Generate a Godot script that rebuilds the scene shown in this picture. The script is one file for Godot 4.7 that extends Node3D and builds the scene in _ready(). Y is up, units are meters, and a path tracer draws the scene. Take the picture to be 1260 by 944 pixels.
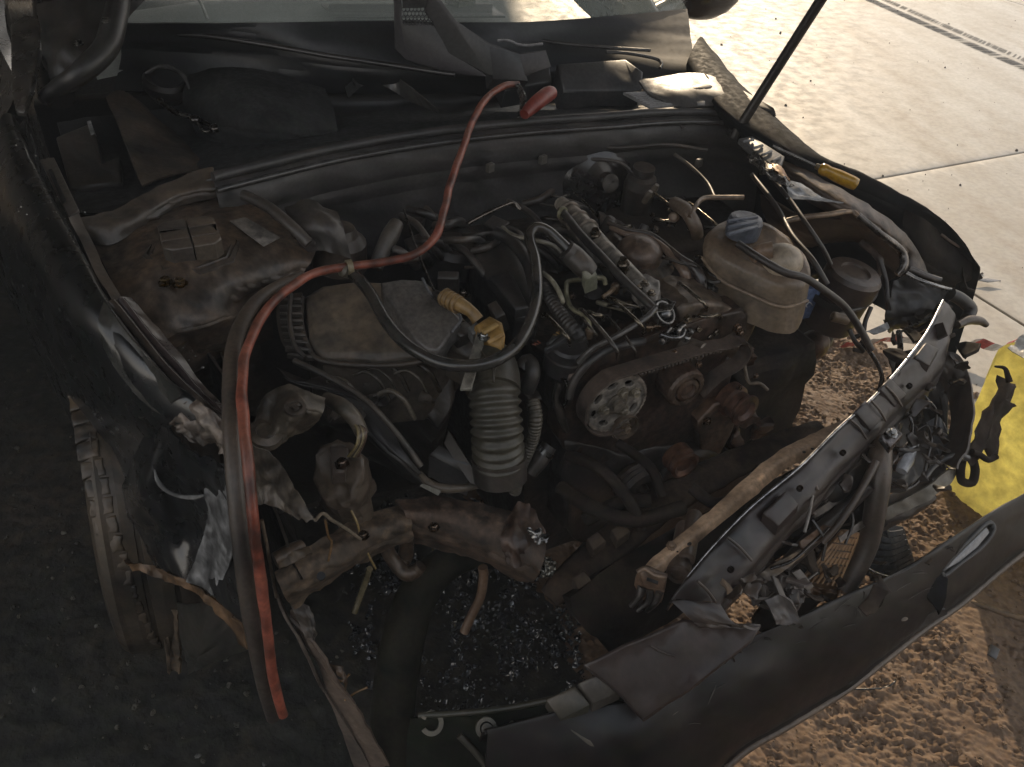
extends Node3D
# A wrecked dark car with its bonnet up, standing half under an open shed, seen from its front corner.
# World axes are the car's own: x to the car's left, y up, z towards its nose; metres.

const EYE := Vector3(-0.6271, 1.5813, 1.4630)
const RIGHT := Vector3(0.905562, 0.055076, 0.420623)
const DOWN := Vector3(-0.224122, -0.779741, 0.584614)
const AHEAD := Vector3(0.360175, -0.623675, -0.693761)
const SPAN := 50.49

var noise_a := FastNoiseLite.new()
var noise_b := FastNoiseLite.new()
var rng := RandomNumberGenerator.new()
var M := {}

const DUST := Color(0.19, 0.135, 0.09)
const BLACK := Color(0.018, 0.018, 0.019)
const PLASTIC := Color(0.026, 0.025, 0.025)
const PAINT := Color(0.010, 0.0115, 0.013)
const RUST := Color(0.085, 0.055, 0.036)
const ALLOY := Color(0.20, 0.17, 0.14)
const STEEL := Color(0.34, 0.33, 0.31)

# ---------------------------------------------------------------- mesh building
class MB:
	var v := PackedVector3Array()
	var g := PackedInt32Array()

	func tri(a: Vector3, b: Vector3, c: Vector3, s := 0) -> void:
		v.append(a); v.append(b); v.append(c); g.append(s)

	func quad(a: Vector3, b: Vector3, c: Vector3, d: Vector3, s := 0) -> void:
		tri(a, b, c, s); tri(a, c, d, s)

	func join(o: MB) -> MB:
		v.append_array(o.v); g.append_array(o.g)
		return self

	func refine(most: float) -> MB:
		var nv := PackedVector3Array()
		var ng := PackedInt32Array()
		var stack := []
		for i in g.size():
			stack.append([v[3 * i], v[3 * i + 1], v[3 * i + 2]])
			while stack:
				var t: Array = stack.pop_back()
				var a: Vector3 = t[0]
				var b: Vector3 = t[1]
				var c: Vector3 = t[2]
				var ab := a.distance_to(b)
				var bc := b.distance_to(c)
				var ca := c.distance_to(a)
				var l := maxf(ab, maxf(bc, ca))
				if l <= most:
					nv.append(a); nv.append(b); nv.append(c); ng.append(g[i])
				elif l == ab:
					var m := (a + b) / 2.0
					stack.append([a, m, c]); stack.append([m, b, c])
				elif l == bc:
					var m := (b + c) / 2.0
					stack.append([a, b, m]); stack.append([a, m, c])
				else:
					var m := (c + a) / 2.0
					stack.append([a, b, m]); stack.append([m, b, c])
		v = nv; g = ng
		return self

	func warp(n: FastNoiseLite, amp: float, freq: float) -> MB:
		for i in v.size():
			var p := v[i] * freq
			v[i] += Vector3(n.get_noise_3dv(p), n.get_noise_3dv(p + Vector3(37, 11, 5)), n.get_noise_3dv(p + Vector3(-21, 53, 17))) * amp
		return self

	func move(t: Transform3D) -> MB:
		for i in v.size():
			v[i] = t * v[i]
		return self


func at(u: float, w: float, y: float) -> Vector3:          # the place at height y that a surveyed line of sight meets
	var d := RIGHT * ((u - 630.0) / 1001.0) + DOWN * ((w - 472.0) / 1001.0) + AHEAD
	return EYE + d * ((y - EYE.y) / d.y)

func atz(u: float, w: float, z: float) -> Vector3:         # the same on an upright plane across the car
	var d := RIGHT * ((u - 630.0) / 1001.0) + DOWN * ((w - 472.0) / 1001.0) + AHEAD
	return EYE + d * ((z - EYE.z) / d.z)

func W(a: Array) -> Array:
	var out := []
	for i in range(0, a.size(), 3):
		out.append(at(a[i], a[i + 1], a[i + 2]))
	return out

func WZ(a: Array) -> Array:
	var out := []
	for i in range(0, a.size(), 3):
		out.append(atz(a[i], a[i + 1], a[i + 2]))
	return out

func shift(a: Array, d: Vector3) -> Array:
	var out := []
	for p in a:
		out.append(p + d)
	return out

func cat(p0: Vector3, p1: Vector3, p2: Vector3, p3: Vector3, t: float) -> Vector3:
	return p1.cubic_interpolate(p2, p0, p3, t)

func smooth(pts: Array, n: int) -> Array:                  # a curve through the points, n steps between neighbours
	if n <= 1:
		return pts.duplicate()
	var out := []
	for i in pts.size() - 1:
		var p1: Vector3 = pts[i]
		var p2: Vector3 = pts[i + 1]
		var p0: Vector3 = pts[i - 1] if i > 0 else p1 * 2.0 - p2
		var p3: Vector3 = pts[i + 2] if i + 2 < pts.size() else p2 * 2.0 - p1
		for k in n:
			out.append(cat(p0, p1, p2, p3, float(k) / n))
	out.append(pts[-1])
	return out

# a round hose or bar; radii is one number or one per point; ribs > 0 makes it corrugated with that pitch
func tube(pts: Array, radii, sides := 10, n := 6, pitch := 0.0, depth := 0.0, squash := 1.0) -> MB:
	var c := smooth(pts, n)
	if pitch > 0.0:                                         # even steps, six to a rib
		var len_ := 0.0
		for i in c.size() - 1:
			len_ += c[i].distance_to(c[i + 1])
		var count := int(len_ / pitch * 6.0)
		var even := []
		var k := 0
		var acc := 0.0
		for i in count + 1:
			var want := len_ * i / count
			while k < c.size() - 2 and acc + c[k].distance_to(c[k + 1]) < want:
				acc += c[k].distance_to(c[k + 1]); k += 1
			even.append(c[k].lerp(c[k + 1], clampf((want - acc) / maxf(c[k].distance_to(c[k + 1]), 1e-6), 0, 1)))
		c = even
	var m := MB.new()
	var rings := []
	var up := Vector3.UP
	for i in c.size():
		var d: Vector3 = (c[mini(i + 1, c.size() - 1)] - c[maxi(i - 1, 0)]).normalized()
		if i == 0 and absf(d.dot(up)) > 0.9:
			up = Vector3.RIGHT
		var s := d.cross(up).normalized()
		if s.length() < 0.5:
			s = Vector3.RIGHT
		up = s.cross(d).normalized()
		var f := float(i) / (c.size() - 1)
		var r: float
		if radii is Array:
			var q: float = f * (radii.size() - 1)
			r = lerpf(radii[int(q)], radii[mini(int(q) + 1, radii.size() - 1)], q - int(q))
		else:
			r = radii
		if pitch > 0.0:
			r += depth * (0.5 - 0.5 * cos(TAU * i / 6.0)) - depth
		var ring := []
		for k in sides:
			var a := TAU * k / sides
			ring.append(c[i] + (s * cos(a) + up * sin(a) * squash) * r)
		rings.append(ring)
	for i in rings.size() - 1:
		for k in sides:
			var k2 := (k + 1) % sides
			m.quad(rings[i][k], rings[i + 1][k], rings[i + 1][k2], rings[i][k2])
	for e in [0, rings.size() - 1]:
		for k in sides:
			m.tri(c[e], rings[e][k], rings[e][(k + 1) % sides], 1)
	return m

# a sheet through rows of points, of some thickness
func patch(rows: Array, thick := 0.003, nu := 4, nv := 4, crumple := 0.0, freq := 12.0) -> MB:
	var fine := []
	for r in rows:
		fine.append(smooth(r, nu))
	var w: int = fine[0].size()
	var cols := []
	for k in w:
		var col := []
		for r in fine:
			col.append(r[k])
		cols.append(smooth(col, nv))
	var h: int = cols[0].size()
	var top := []
	var bot := []
	for i in h:
		top.append([]); bot.append([])
		for k in w:
			var p: Vector3 = cols[k][i]
			var du: Vector3 = cols[mini(k + 1, w - 1)][i] - cols[maxi(k - 1, 0)][i]
			var dv: Vector3 = cols[k][mini(i + 1, h - 1)] - cols[k][maxi(i - 1, 0)]
			var n := du.cross(dv).normalized()
			if n.y < 0.0:
				n = -n
			if crumple > 0.0:
				p += n * crumple * (noise_a.get_noise_3dv(p * freq) + 0.5 * absf(noise_b.get_noise_3dv(p * freq * 2.3)))
			top[i].append(p)
			bot[i].append(p - n * thick)
	var m := MB.new()
	for i in h - 1:
		for k in w - 1:
			m.quad(top[i][k], top[i][k + 1], top[i + 1][k + 1], top[i + 1][k])
			m.quad(bot[i][k], bot[i + 1][k], bot[i + 1][k + 1], bot[i][k + 1], 1)
	for i in h - 1:
		m.quad(top[i][0], top[i + 1][0], bot[i + 1][0], bot[i][0], 2)
		m.quad(top[i][w - 1], bot[i][w - 1], bot[i + 1][w - 1], top[i + 1][w - 1], 3)
	for k in w - 1:
		m.quad(top[0][k], bot[0][k], bot[0][k + 1], top[0][k + 1], 4)
		m.quad(top[h - 1][k], top[h - 1][k + 1], bot[h - 1][k + 1], bot[h - 1][k], 5)
	return m

func newell(p: Array) -> Vector3:
	var n := Vector3.ZERO
	for i in p.size():
		var a: Vector3 = p[i]
		var b: Vector3 = p[(i + 1) % p.size()]
		n += Vector3((a.y - b.y) * (a.z + b.z), (a.z - b.z) * (a.x + b.x), (a.x - b.x) * (a.y + b.y))
	return n.normalized()

# a body under a flat outline; drop is where its underside lies; bev rounds the upper edge; taper shrinks the underside
func rounded(poly: Array, n := 4) -> Array:                # a closed outline with its corners eased
	var k := poly.size()
	var out := []
	for i in k:
		for j in n:
			out.append(cat(poly[(i + k - 1) % k], poly[i], poly[(i + 1) % k], poly[(i + 2) % k], float(j) / n))
	return out

func prism(poly: Array, drop: Vector3, bev := 0.003, taper := 1.0, soft := false) -> MB:
	var n := newell(poly)
	if n.dot(drop) > 0.0:
		poly = poly.duplicate(); poly.reverse(); n = -n
	var c := Vector3.ZERO
	for p in poly:
		c += p / poly.size()
	var ax: Vector3 = (poly[1] - poly[0]).normalized()
	ax = (ax - n * ax.dot(n)).normalized()
	var ay := n.cross(ax)
	var flat := PackedVector2Array()
	for p in poly:
		flat.append(Vector2((p - c).dot(ax), (p - c).dot(ay)))
	var inset := []
	var mid := []
	var k := poly.size()
	for i in k:
		var e1 := (flat[i] - flat[(i + k - 1) % k]).normalized()
		var e2 := (flat[(i + 1) % k] - flat[i]).normalized()
		var b := (Vector2(-e1.y, e1.x) + Vector2(-e2.y, e2.x)).normalized()
		var s := bev / maxf(0.35, b.dot(Vector2(-e2.y, e2.x)))
		inset.append(poly[i] + (ax * b.x + ay * b.y) * s)
		mid.append(poly[i] + (ax * b.x + ay * b.y) * s * 0.3 - n * bev * 0.3)
	var m := MB.new()
	var t := Geometry2D.triangulate_polygon(flat)
	var low := []
	for p in poly:
		low.append(c + drop + (p - c) * taper)
	for i in range(0, t.size(), 3):
		m.tri(inset[t[i]], inset[t[i + 1]], inset[t[i + 2]], 0)
		m.tri(low[t[i]], low[t[i + 2]], low[t[i + 1]], 1)
	for i in k:
		var j := (i + 1) % k
		m.quad(inset[i], mid[i], mid[j], inset[j], 0)
		m.quad(mid[i], poly[i] - n * bev, poly[j] - n * bev, mid[j], 0)
		m.quad(poly[i] - n * bev, low[i], low[j], poly[j] - n * bev, 0 if soft else 2 + i)
	return m

func plate(poly: Array, thick := 0.004, bev := 0.001) -> MB:
	var n := newell(poly)
	if n.y > 0.0:
		n = -n
	return prism(poly, n * thick, bev)

func bar(a: Vector3, b: Vector3, w: float, h: float, up := Vector3.UP, bev := 0.003) -> MB:
	var d := (b - a).normalized()
	var s := d.cross(up).normalized() * w / 2.0
	var u := s.cross(d).normalized() * h
	return prism([a - s, b - s, b + s, a + s], -u, bev)

func box(c: Vector3, size: Vector3, turn := Vector3.ZERO, bev := 0.004) -> MB:
	var h := size / 2.0
	var m := prism([Vector3(-h.x, h.y, -h.z), Vector3(h.x, h.y, -h.z), Vector3(h.x, h.y, h.z), Vector3(-h.x, h.y, h.z)], Vector3(0, -size.y, 0), bev)
	return m.move(Transform3D(Basis.from_euler(turn * PI / 180.0), c))

# a turned body: profile is [radius, height] pairs along the axis
func lathe(c: Vector3, axis: Vector3, prof: Array, seg := 24, sharp := true, dents := 0.0) -> MB:
	axis = axis.normalized()
	var s := axis.cross(Vector3.RIGHT if absf(axis.x) < 0.8 else Vector3.UP).normalized()
	var u := axis.cross(s)
	var m := MB.new()
	for i in prof.size() - 1:
		var r1: float = prof[i][0]
		var h1: float = prof[i][1]
		var r2: float = prof[i + 1][0]
		var h2: float = prof[i + 1][1]
		for k in seg:
			var a := TAU * k / seg
			var b := TAU * ((k + 1) % seg) / seg
			var d1 := s * cos(a) + u * sin(a)
			var d2 := s * cos(b) + u * sin(b)
			var q := 1.0 + (dents if k % 2 else -dents)
			var q2 := 1.0 + (dents if (k + 1) % 2 else -dents)
			var p1 := c + d1 * r1 * q + axis * h1
			var p2 := c + d2 * r1 * q2 + axis * h1
			var p3 := c + d2 * r2 * q2 + axis * h2
			var p4 := c + d1 * r2 * q + axis * h2
			var g := i + 1 if sharp else 0
			if r1 < 1e-5:
				m.tri(p1, p3, p4, g)
			elif r2 < 1e-5:
				m.tri(p1, p2, p3, g)
			else:
				m.quad(p1, p2, p3, p4, g)
	return m

# a torn flake of plastic or metal with an outline of its own
func shard(c: Vector3, size: float, thick: float) -> MB:
	var n := rng.randi_range(5, 7)
	var p := []
	for i in n:
		var a := TAU * (i + rng.randf_range(-0.3, 0.3)) / n
		p.append(Vector3(cos(a) * rng.randf_range(0.4, 1.0), 0, sin(a) * rng.randf_range(0.25, 0.7)) * size)
	return prism(p, Vector3(0, -thick, 0), 0.0006).refine(size * 0.5).warp(noise_b, size * 0.35, 0.9 / size).move(Transform3D(Basis.from_euler(Vector3(rng.randf_range(-0.9, 0.9), rng.randf() * TAU, rng.randf_range(-0.9, 0.9))), c))

func bolt(c: Vector3, axis: Vector3, r := 0.007) -> MB:
	return lathe(c, axis, [[r * 1.5, 0], [r * 1.5, r * 0.3], [r, r * 0.32], [r, r * 1.1], [r * 0.8, r * 1.3], [0, r * 1.3]], 6)

func ball(c: Vector3, r: Vector3, seg := 16) -> MB:
	var prof := []
	for i in 9:
		var a := PI * i / 8.0
		prof.append([sin(a), -cos(a)])
	return lathe(Vector3.ZERO, Vector3.UP, prof, seg, false).move(Transform3D(Basis.from_scale(r), c))

# ---------------------------------------------------------------- putting things into the scene
func put(called: String, m: MB, mat: Material, parent: Node, col: Color, dust := 0.3, mottle := 0.3, tint := DUST) -> MeshInstance3D:
	var st := SurfaceTool.new()
	st.begin(Mesh.PRIMITIVE_TRIANGLES)
	var lo := Vector3.INF
	var hi := -Vector3.INF
	for p in m.v:
		lo = lo.min(p); hi = hi.max(p)
	var base := Vector3((lo.x + hi.x) / 2.0, lo.y, (lo.z + hi.z) / 2.0)
	for i in m.g.size():
		st.set_smooth_group(m.g[i])
		for k in 3:
			st.add_vertex(m.v[3 * i + k] - base)
	st.generate_normals()
	st.index()
	var arr := st.commit_to_arrays()
	var vs: PackedVector3Array = arr[Mesh.ARRAY_VERTEX]
	var ns: PackedVector3Array = arr[Mesh.ARRAY_NORMAL]
	var cs := PackedColorArray()
	cs.resize(vs.size())
	for i in vs.size():
		var p := vs[i] + base
		var n1 := noise_a.get_noise_3dv(p * 9.0)
		var n2 := noise_b.get_noise_3dv(p * 34.0)
		var k := clampf(dust * (0.35 + 0.65 * absf(ns[i].y)) * (1.0 + 1.5 * n1 + 0.8 * n2), 0.0, 0.95)
		var b := 1.0 + mottle * (n1 + n2) + 1.3 * mottle * noise_b.get_noise_3dv(p * 15.0 + Vector3(7, 3, 1))
		b = maxf(b, 0.25)
		if mat == M.concrete:                               # stains drawn out the way the yard is swept and driven
			var q := Vector3(p.x * 2.6 + p.z * 0.9, 0, p.z * 0.55)
			var s := noise_a.get_noise_3dv(q) + 0.6 * noise_b.get_noise_3dv(q * 3.7)
			k = clampf(0.35 + 0.75 * s, 0.0, 0.9)
			b = 1.0 + 0.10 * noise_b.get_noise_3dv(q * 9.0)
		cs[i] = Color(col.r * b, col.g * b, col.b * b).lerp(tint, k)
	arr[Mesh.ARRAY_COLOR] = cs
	var am := ArrayMesh.new()
	am.add_surface_from_arrays(Mesh.PRIMITIVE_TRIANGLES, arr)
	var o := MeshInstance3D.new()
	o.mesh = am
	o.material_override = mat
	o.name = called
	parent.add_child(o, true)
	o.global_position = base
	return o

func tag(o: Node, label := "", category := "", group := "", kind := "") -> Node:
	for pair in [["label", label], ["category", category], ["group", group], ["kind", kind]]:
		if pair[1]:
			o.set_meta(pair[0], pair[1])
	return o

func thing(called: String, label: String, category: String, where: Vector3, group := "") -> Node3D:
	var o := Node3D.new()
	o.name = called
	add_child(o, true)
	o.position = where
	tag(o, label, category, group)
	return o

func grain(seed_: int, freq: float, lo: float, hi: float, power := 1.0, size := 512) -> ImageTexture:
	var n := FastNoiseLite.new()
	n.seed = seed_
	n.noise_type = FastNoiseLite.TYPE_SIMPLEX
	n.frequency = freq
	n.fractal_octaves = 5
	n.fractal_gain = 0.6
	var im := n.get_seamless_image(size, size)
	im.convert(Image.FORMAT_L8)
	var data := im.get_data()
	var lut := PackedByteArray()
	for i in 256:
		lut.append(int(255.0 * lerpf(lo, hi, pow(i / 255.0, power))))
	for i in data.size():
		data[i] = lut[data[i]]
	return ImageTexture.create_from_image(Image.create_from_data(size, size, false, Image.FORMAT_L8, data))

func stuff(rough: float, metal: float, look: Texture2D, shine: Texture2D, scale := 4.0, bump := 0.0, coat := 0.0) -> StandardMaterial3D:
	var m := StandardMaterial3D.new()
	m.vertex_color_use_as_albedo = true
	m.albedo_texture = look
	m.roughness = rough
	m.roughness_texture = shine
	m.metallic = metal
	m.uv1_triplanar = true
	m.uv1_world_triplanar = true
	m.uv1_scale = Vector3.ONE * scale
	m.cull_mode = BaseMaterial3D.CULL_DISABLED
	if bump > 0.0:
		m.heightmap_enabled = true
		m.heightmap_texture = look
		m.heightmap_scale = bump
	if coat > 0.0:
		m.clearcoat_enabled = true
		m.clearcoat = coat
		m.clearcoat_roughness = 0.15
	return m

func make_materials() -> void:
	var g1 := grain(1, 0.012, 0.38, 1.0, 0.8)
	var g5 := grain(5, 0.05, 0.86, 1.0, 0.8)
	var g2 := grain(2, 0.03, 0.64, 1.0, 0.7)
	var sh := grain(3, 0.015, 0.6, 1.0)
	var g3 := grain(4, 0.02, 0.25, 1.0, 0.9)
	M.plastic = stuff(0.55, 0.0, g2, sh, 5.0, 0.02)
	M.gloss = stuff(0.26, 0.0, g2, sh, 5.0)
	M.paint = stuff(0.36, 0.0, g1, sh, 2.3, 0.0, 0.5)
	M.rubber = stuff(0.58, 0.0, g2, sh, 6.0)
	M.cable = stuff(0.27, 0.0, g2, sh, 7.0)
	M.steel = stuff(0.34, 0.9, g1, sh, 6.0)
	M.alloy = stuff(0.52, 0.22, g1, sh, 6.0, 0.10)
	M.dirty = stuff(0.88, 0.0, g3, sh, 3.0, 0.06)
	M.matte = stuff(0.85, 0.0, g2, sh, 5.0, 0.02)
	M.matte.metallic_specular = 0.2
	M.skin = stuff(0.48, 0.0, g2, sh, 3.0, 0.01)
	M.skin.metallic_specular = 0.4
	M.ground = stuff(0.95, 0.0, g3, sh, 1.7, 0.4)
	M.concrete = stuff(0.74, 0.0, g5, sh, 0.9, 0.012)
	M.smooth = stuff(0.6, 0.0, g5, sh, 3.0)
	M.sand = stuff(0.95, 0.0, g2, sh, 3.1, 0.15)

func _ready() -> void:
	rng.seed = 7
	noise_a.seed = 11; noise_a.frequency = 1.0; noise_a.fractal_octaves = 3
	noise_b.seed = 29; noise_b.frequency = 1.0; noise_b.fractal_octaves = 2
	var cam := Camera3D.new()
	cam.name = "camera"
	cam.fov = SPAN
	cam.near = 0.05
	cam.far = 300.0
	cam.transform = Transform3D(Basis(RIGHT, -DOWN, -AHEAD).orthonormalized(), EYE)
	add_child(cam)
	cam.current = true
	var env := Environment.new()
	env.background_mode = Environment.BG_SKY
	var sky := Sky.new()
	var sm := ProceduralSkyMaterial.new()
	sm.sky_top_color = Color(0.58, 0.60, 0.63)
	sm.sky_horizon_color = Color(0.84, 0.80, 0.74)
	sm.sky_curve = 0.2
	sm.ground_bottom_color = Color(0.30, 0.27, 0.23)
	sm.ground_horizon_color = Color(0.70, 0.70, 0.68)
	sm.sky_energy_multiplier = 1.7
	sm.ground_energy_multiplier = 1.7
	sky.sky_material = sm
	env.sky = sky
	env.tonemap_mode = Environment.TONE_MAPPER_LINEAR
	env.tonemap_exposure = 1.1
	env.fog_enabled = true
	env.fog_mode = Environment.FOG_MODE_EXPONENTIAL
	env.fog_density = 0.016
	env.fog_light_color = Color(0.86, 0.87, 0.88)
	env.sdfgi_enabled = true
	env.ssao_enabled = true
	env.ssil_enabled = true
	var we := WorldEnvironment.new()
	we.name = "environment"
	we.environment = env
	add_child(we)
	var sun := DirectionalLight3D.new()
	sun.name = "sun"
	sun.light_color = Color(1.0, 0.90, 0.76)
	sun.light_energy = 1.45
	sun.light_angular_distance = 0.5
	sun.shadow_enabled = true
	var az := deg_to_rad(36.0)
	var el := deg_to_rad(27.0)
	add_child(sun)
	sun.look_at_from_position(Vector3(sin(az) * cos(el), sin(el), -cos(az) * cos(el)) * 20.0, Vector3.ZERO)

	make_materials()
	ground()
	shed()
	var car := thing("wrecked_car", "dark crashed car with open bonnet, missing nose and torn front fenders", "car", Vector3(0, 0, 0))
	body(car)
	cowl(car)
	engine(car)
	front(car)
	loose()


# ---------------------------------------------------------------- ground and shed
func sheet(x0: float, x1: float, z0: float, z1: float, step: float, height: Callable) -> ArrayMesh:
	var nx := int((x1 - x0) / step) + 1
	var nz := int((z1 - z0) / step) + 1
	var vs := PackedVector3Array()
	var ns := PackedVector3Array()
	var ix := PackedInt32Array()
	var hs := PackedFloat32Array()
	for j in nz:
		for i in nx:
			hs.append(height.call(x0 + i * step, z0 + j * step))
	for j in nz:
		for i in nx:
			vs.append(Vector3(x0 + i * step, hs[j * nx + i], z0 + j * step))
			var l := hs[j * nx + maxi(i - 1, 0)]
			var r := hs[j * nx + mini(i + 1, nx - 1)]
			var d := hs[maxi(j - 1, 0) * nx + i]
			var u := hs[mini(j + 1, nz - 1) * nx + i]
			ns.append(Vector3(l - r, 2.0 * step, d - u).normalized())
	for j in nz - 1:
		for i in nx - 1:
			var a := j * nx + i
			ix.append_array([a, a + 1, a + nx + 1, a, a + nx + 1, a + nx])
	var arr := []
	arr.resize(Mesh.ARRAY_MAX)
	arr[Mesh.ARRAY_VERTEX] = vs
	arr[Mesh.ARRAY_NORMAL] = ns
	arr[Mesh.ARRAY_INDEX] = ix
	var m := ArrayMesh.new()
	m.add_surface_from_arrays(Mesh.PRIMITIVE_TRIANGLES, arr)
	return m

func tinted(m: ArrayMesh, f: Callable) -> ArrayMesh:
	var arr := m.surface_get_arrays(0)
	var cs := PackedColorArray()
	for p in arr[Mesh.ARRAY_VERTEX]:
		cs.append(f.call(p))
	arr[Mesh.ARRAY_COLOR] = cs
	var o := ArrayMesh.new()
	o.add_surface_from_arrays(Mesh.PRIMITIVE_TRIANGLES, arr)
	return o

func lay(called: String, m: Mesh, mat: Material, parent: Node = self) -> MeshInstance3D:
	var o := MeshInstance3D.new()
	o.name = called
	o.mesh = m
	o.material_override = mat
	parent.add_child(o, true)
	return o

func scatter(called: String, m: Mesh, mat: Material, spots: Array, parent: Node = self) -> MultiMeshInstance3D:
	var mm := MultiMesh.new()
	mm.transform_format = MultiMesh.TRANSFORM_3D
	mm.use_colors = true
	mm.mesh = m
	mm.instance_count = spots.size()
	for i in spots.size():
		mm.set_instance_transform(i, spots[i][0])
		mm.set_instance_color(i, spots[i][1])
	var o := MultiMeshInstance3D.new()
	o.name = called
	o.multimesh = mm
	o.material_override = mat
	parent.add_child(o, true)
	o.set_meta("kind", "stuff")
	return o

func lump(seed_: int, jag := 0.35, sides := 7) -> ArrayMesh:
	var r := RandomNumberGenerator.new()
	r.seed = seed_
	var m := ball(Vector3.ZERO, Vector3.ONE, sides)
	var n := FastNoiseLite.new()
	n.seed = seed_
	n.frequency = 0.9
	for i in m.v.size():
		m.v[i] *= 1.0 + jag * n.get_noise_3dv(m.v[i] * 1.6) * 2.0
	var st := SurfaceTool.new()
	st.begin(Mesh.PRIMITIVE_TRIANGLES)
	st.set_smooth_group(-1)
	for p in m.v:
		st.set_color(Color.WHITE)
		st.add_vertex(p)
	st.generate_normals()
	return st.commit()

func turned(r: RandomNumberGenerator, size: Vector3, where: Vector3) -> Transform3D:
	return Transform3D(Basis.from_euler(Vector3(r.randf() * TAU, r.randf() * TAU, r.randf() * TAU)).scaled_local(size), where)

func sand_height(x: float, z: float) -> float:
	var p := Vector3(x, 0, z)
	var big := noise_a.get_noise_3dv(p * 3.1)
	var chop := noise_b.get_noise_3dv(p * 27.0)
	var fine := noise_b.get_noise_3dv(p * 88.0 + Vector3(9, 0, 0))
	var trodden := smoothstep(-0.25, 0.25, noise_a.get_noise_3dv(p * 5.0 + Vector3(40, 0, 3)))
	var edge := 1.72 + 0.16 * noise_a.get_noise_3dv(Vector3(3, 0, z * 4.0)) + 0.05 * chop + 0.1 * (z - 0.1)
	var h := 0.016 + 0.014 * big + trodden * (0.010 * chop + 0.009 * fine) + 0.004 * fine
	# two passes of a wheel have pressed ruts into it
	h -= 0.012 * exp(-pow((x + 0.35 * z - 1.62) / 0.05, 2.0))
	var fade := smoothstep(0.0, 0.14, edge - x) * smoothstep(0.02, 0.2, x + 0.1 - 0.05 * big)
	return lerpf(-0.03, h, fade)

func dirt_height(x: float, z: float) -> float:
	var p := Vector3(x, 2, z)
	return -0.012 + 0.014 * noise_a.get_noise_3dv(p * 4.0) + 0.006 * noise_b.get_noise_3dv(p * 26.0)

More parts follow.
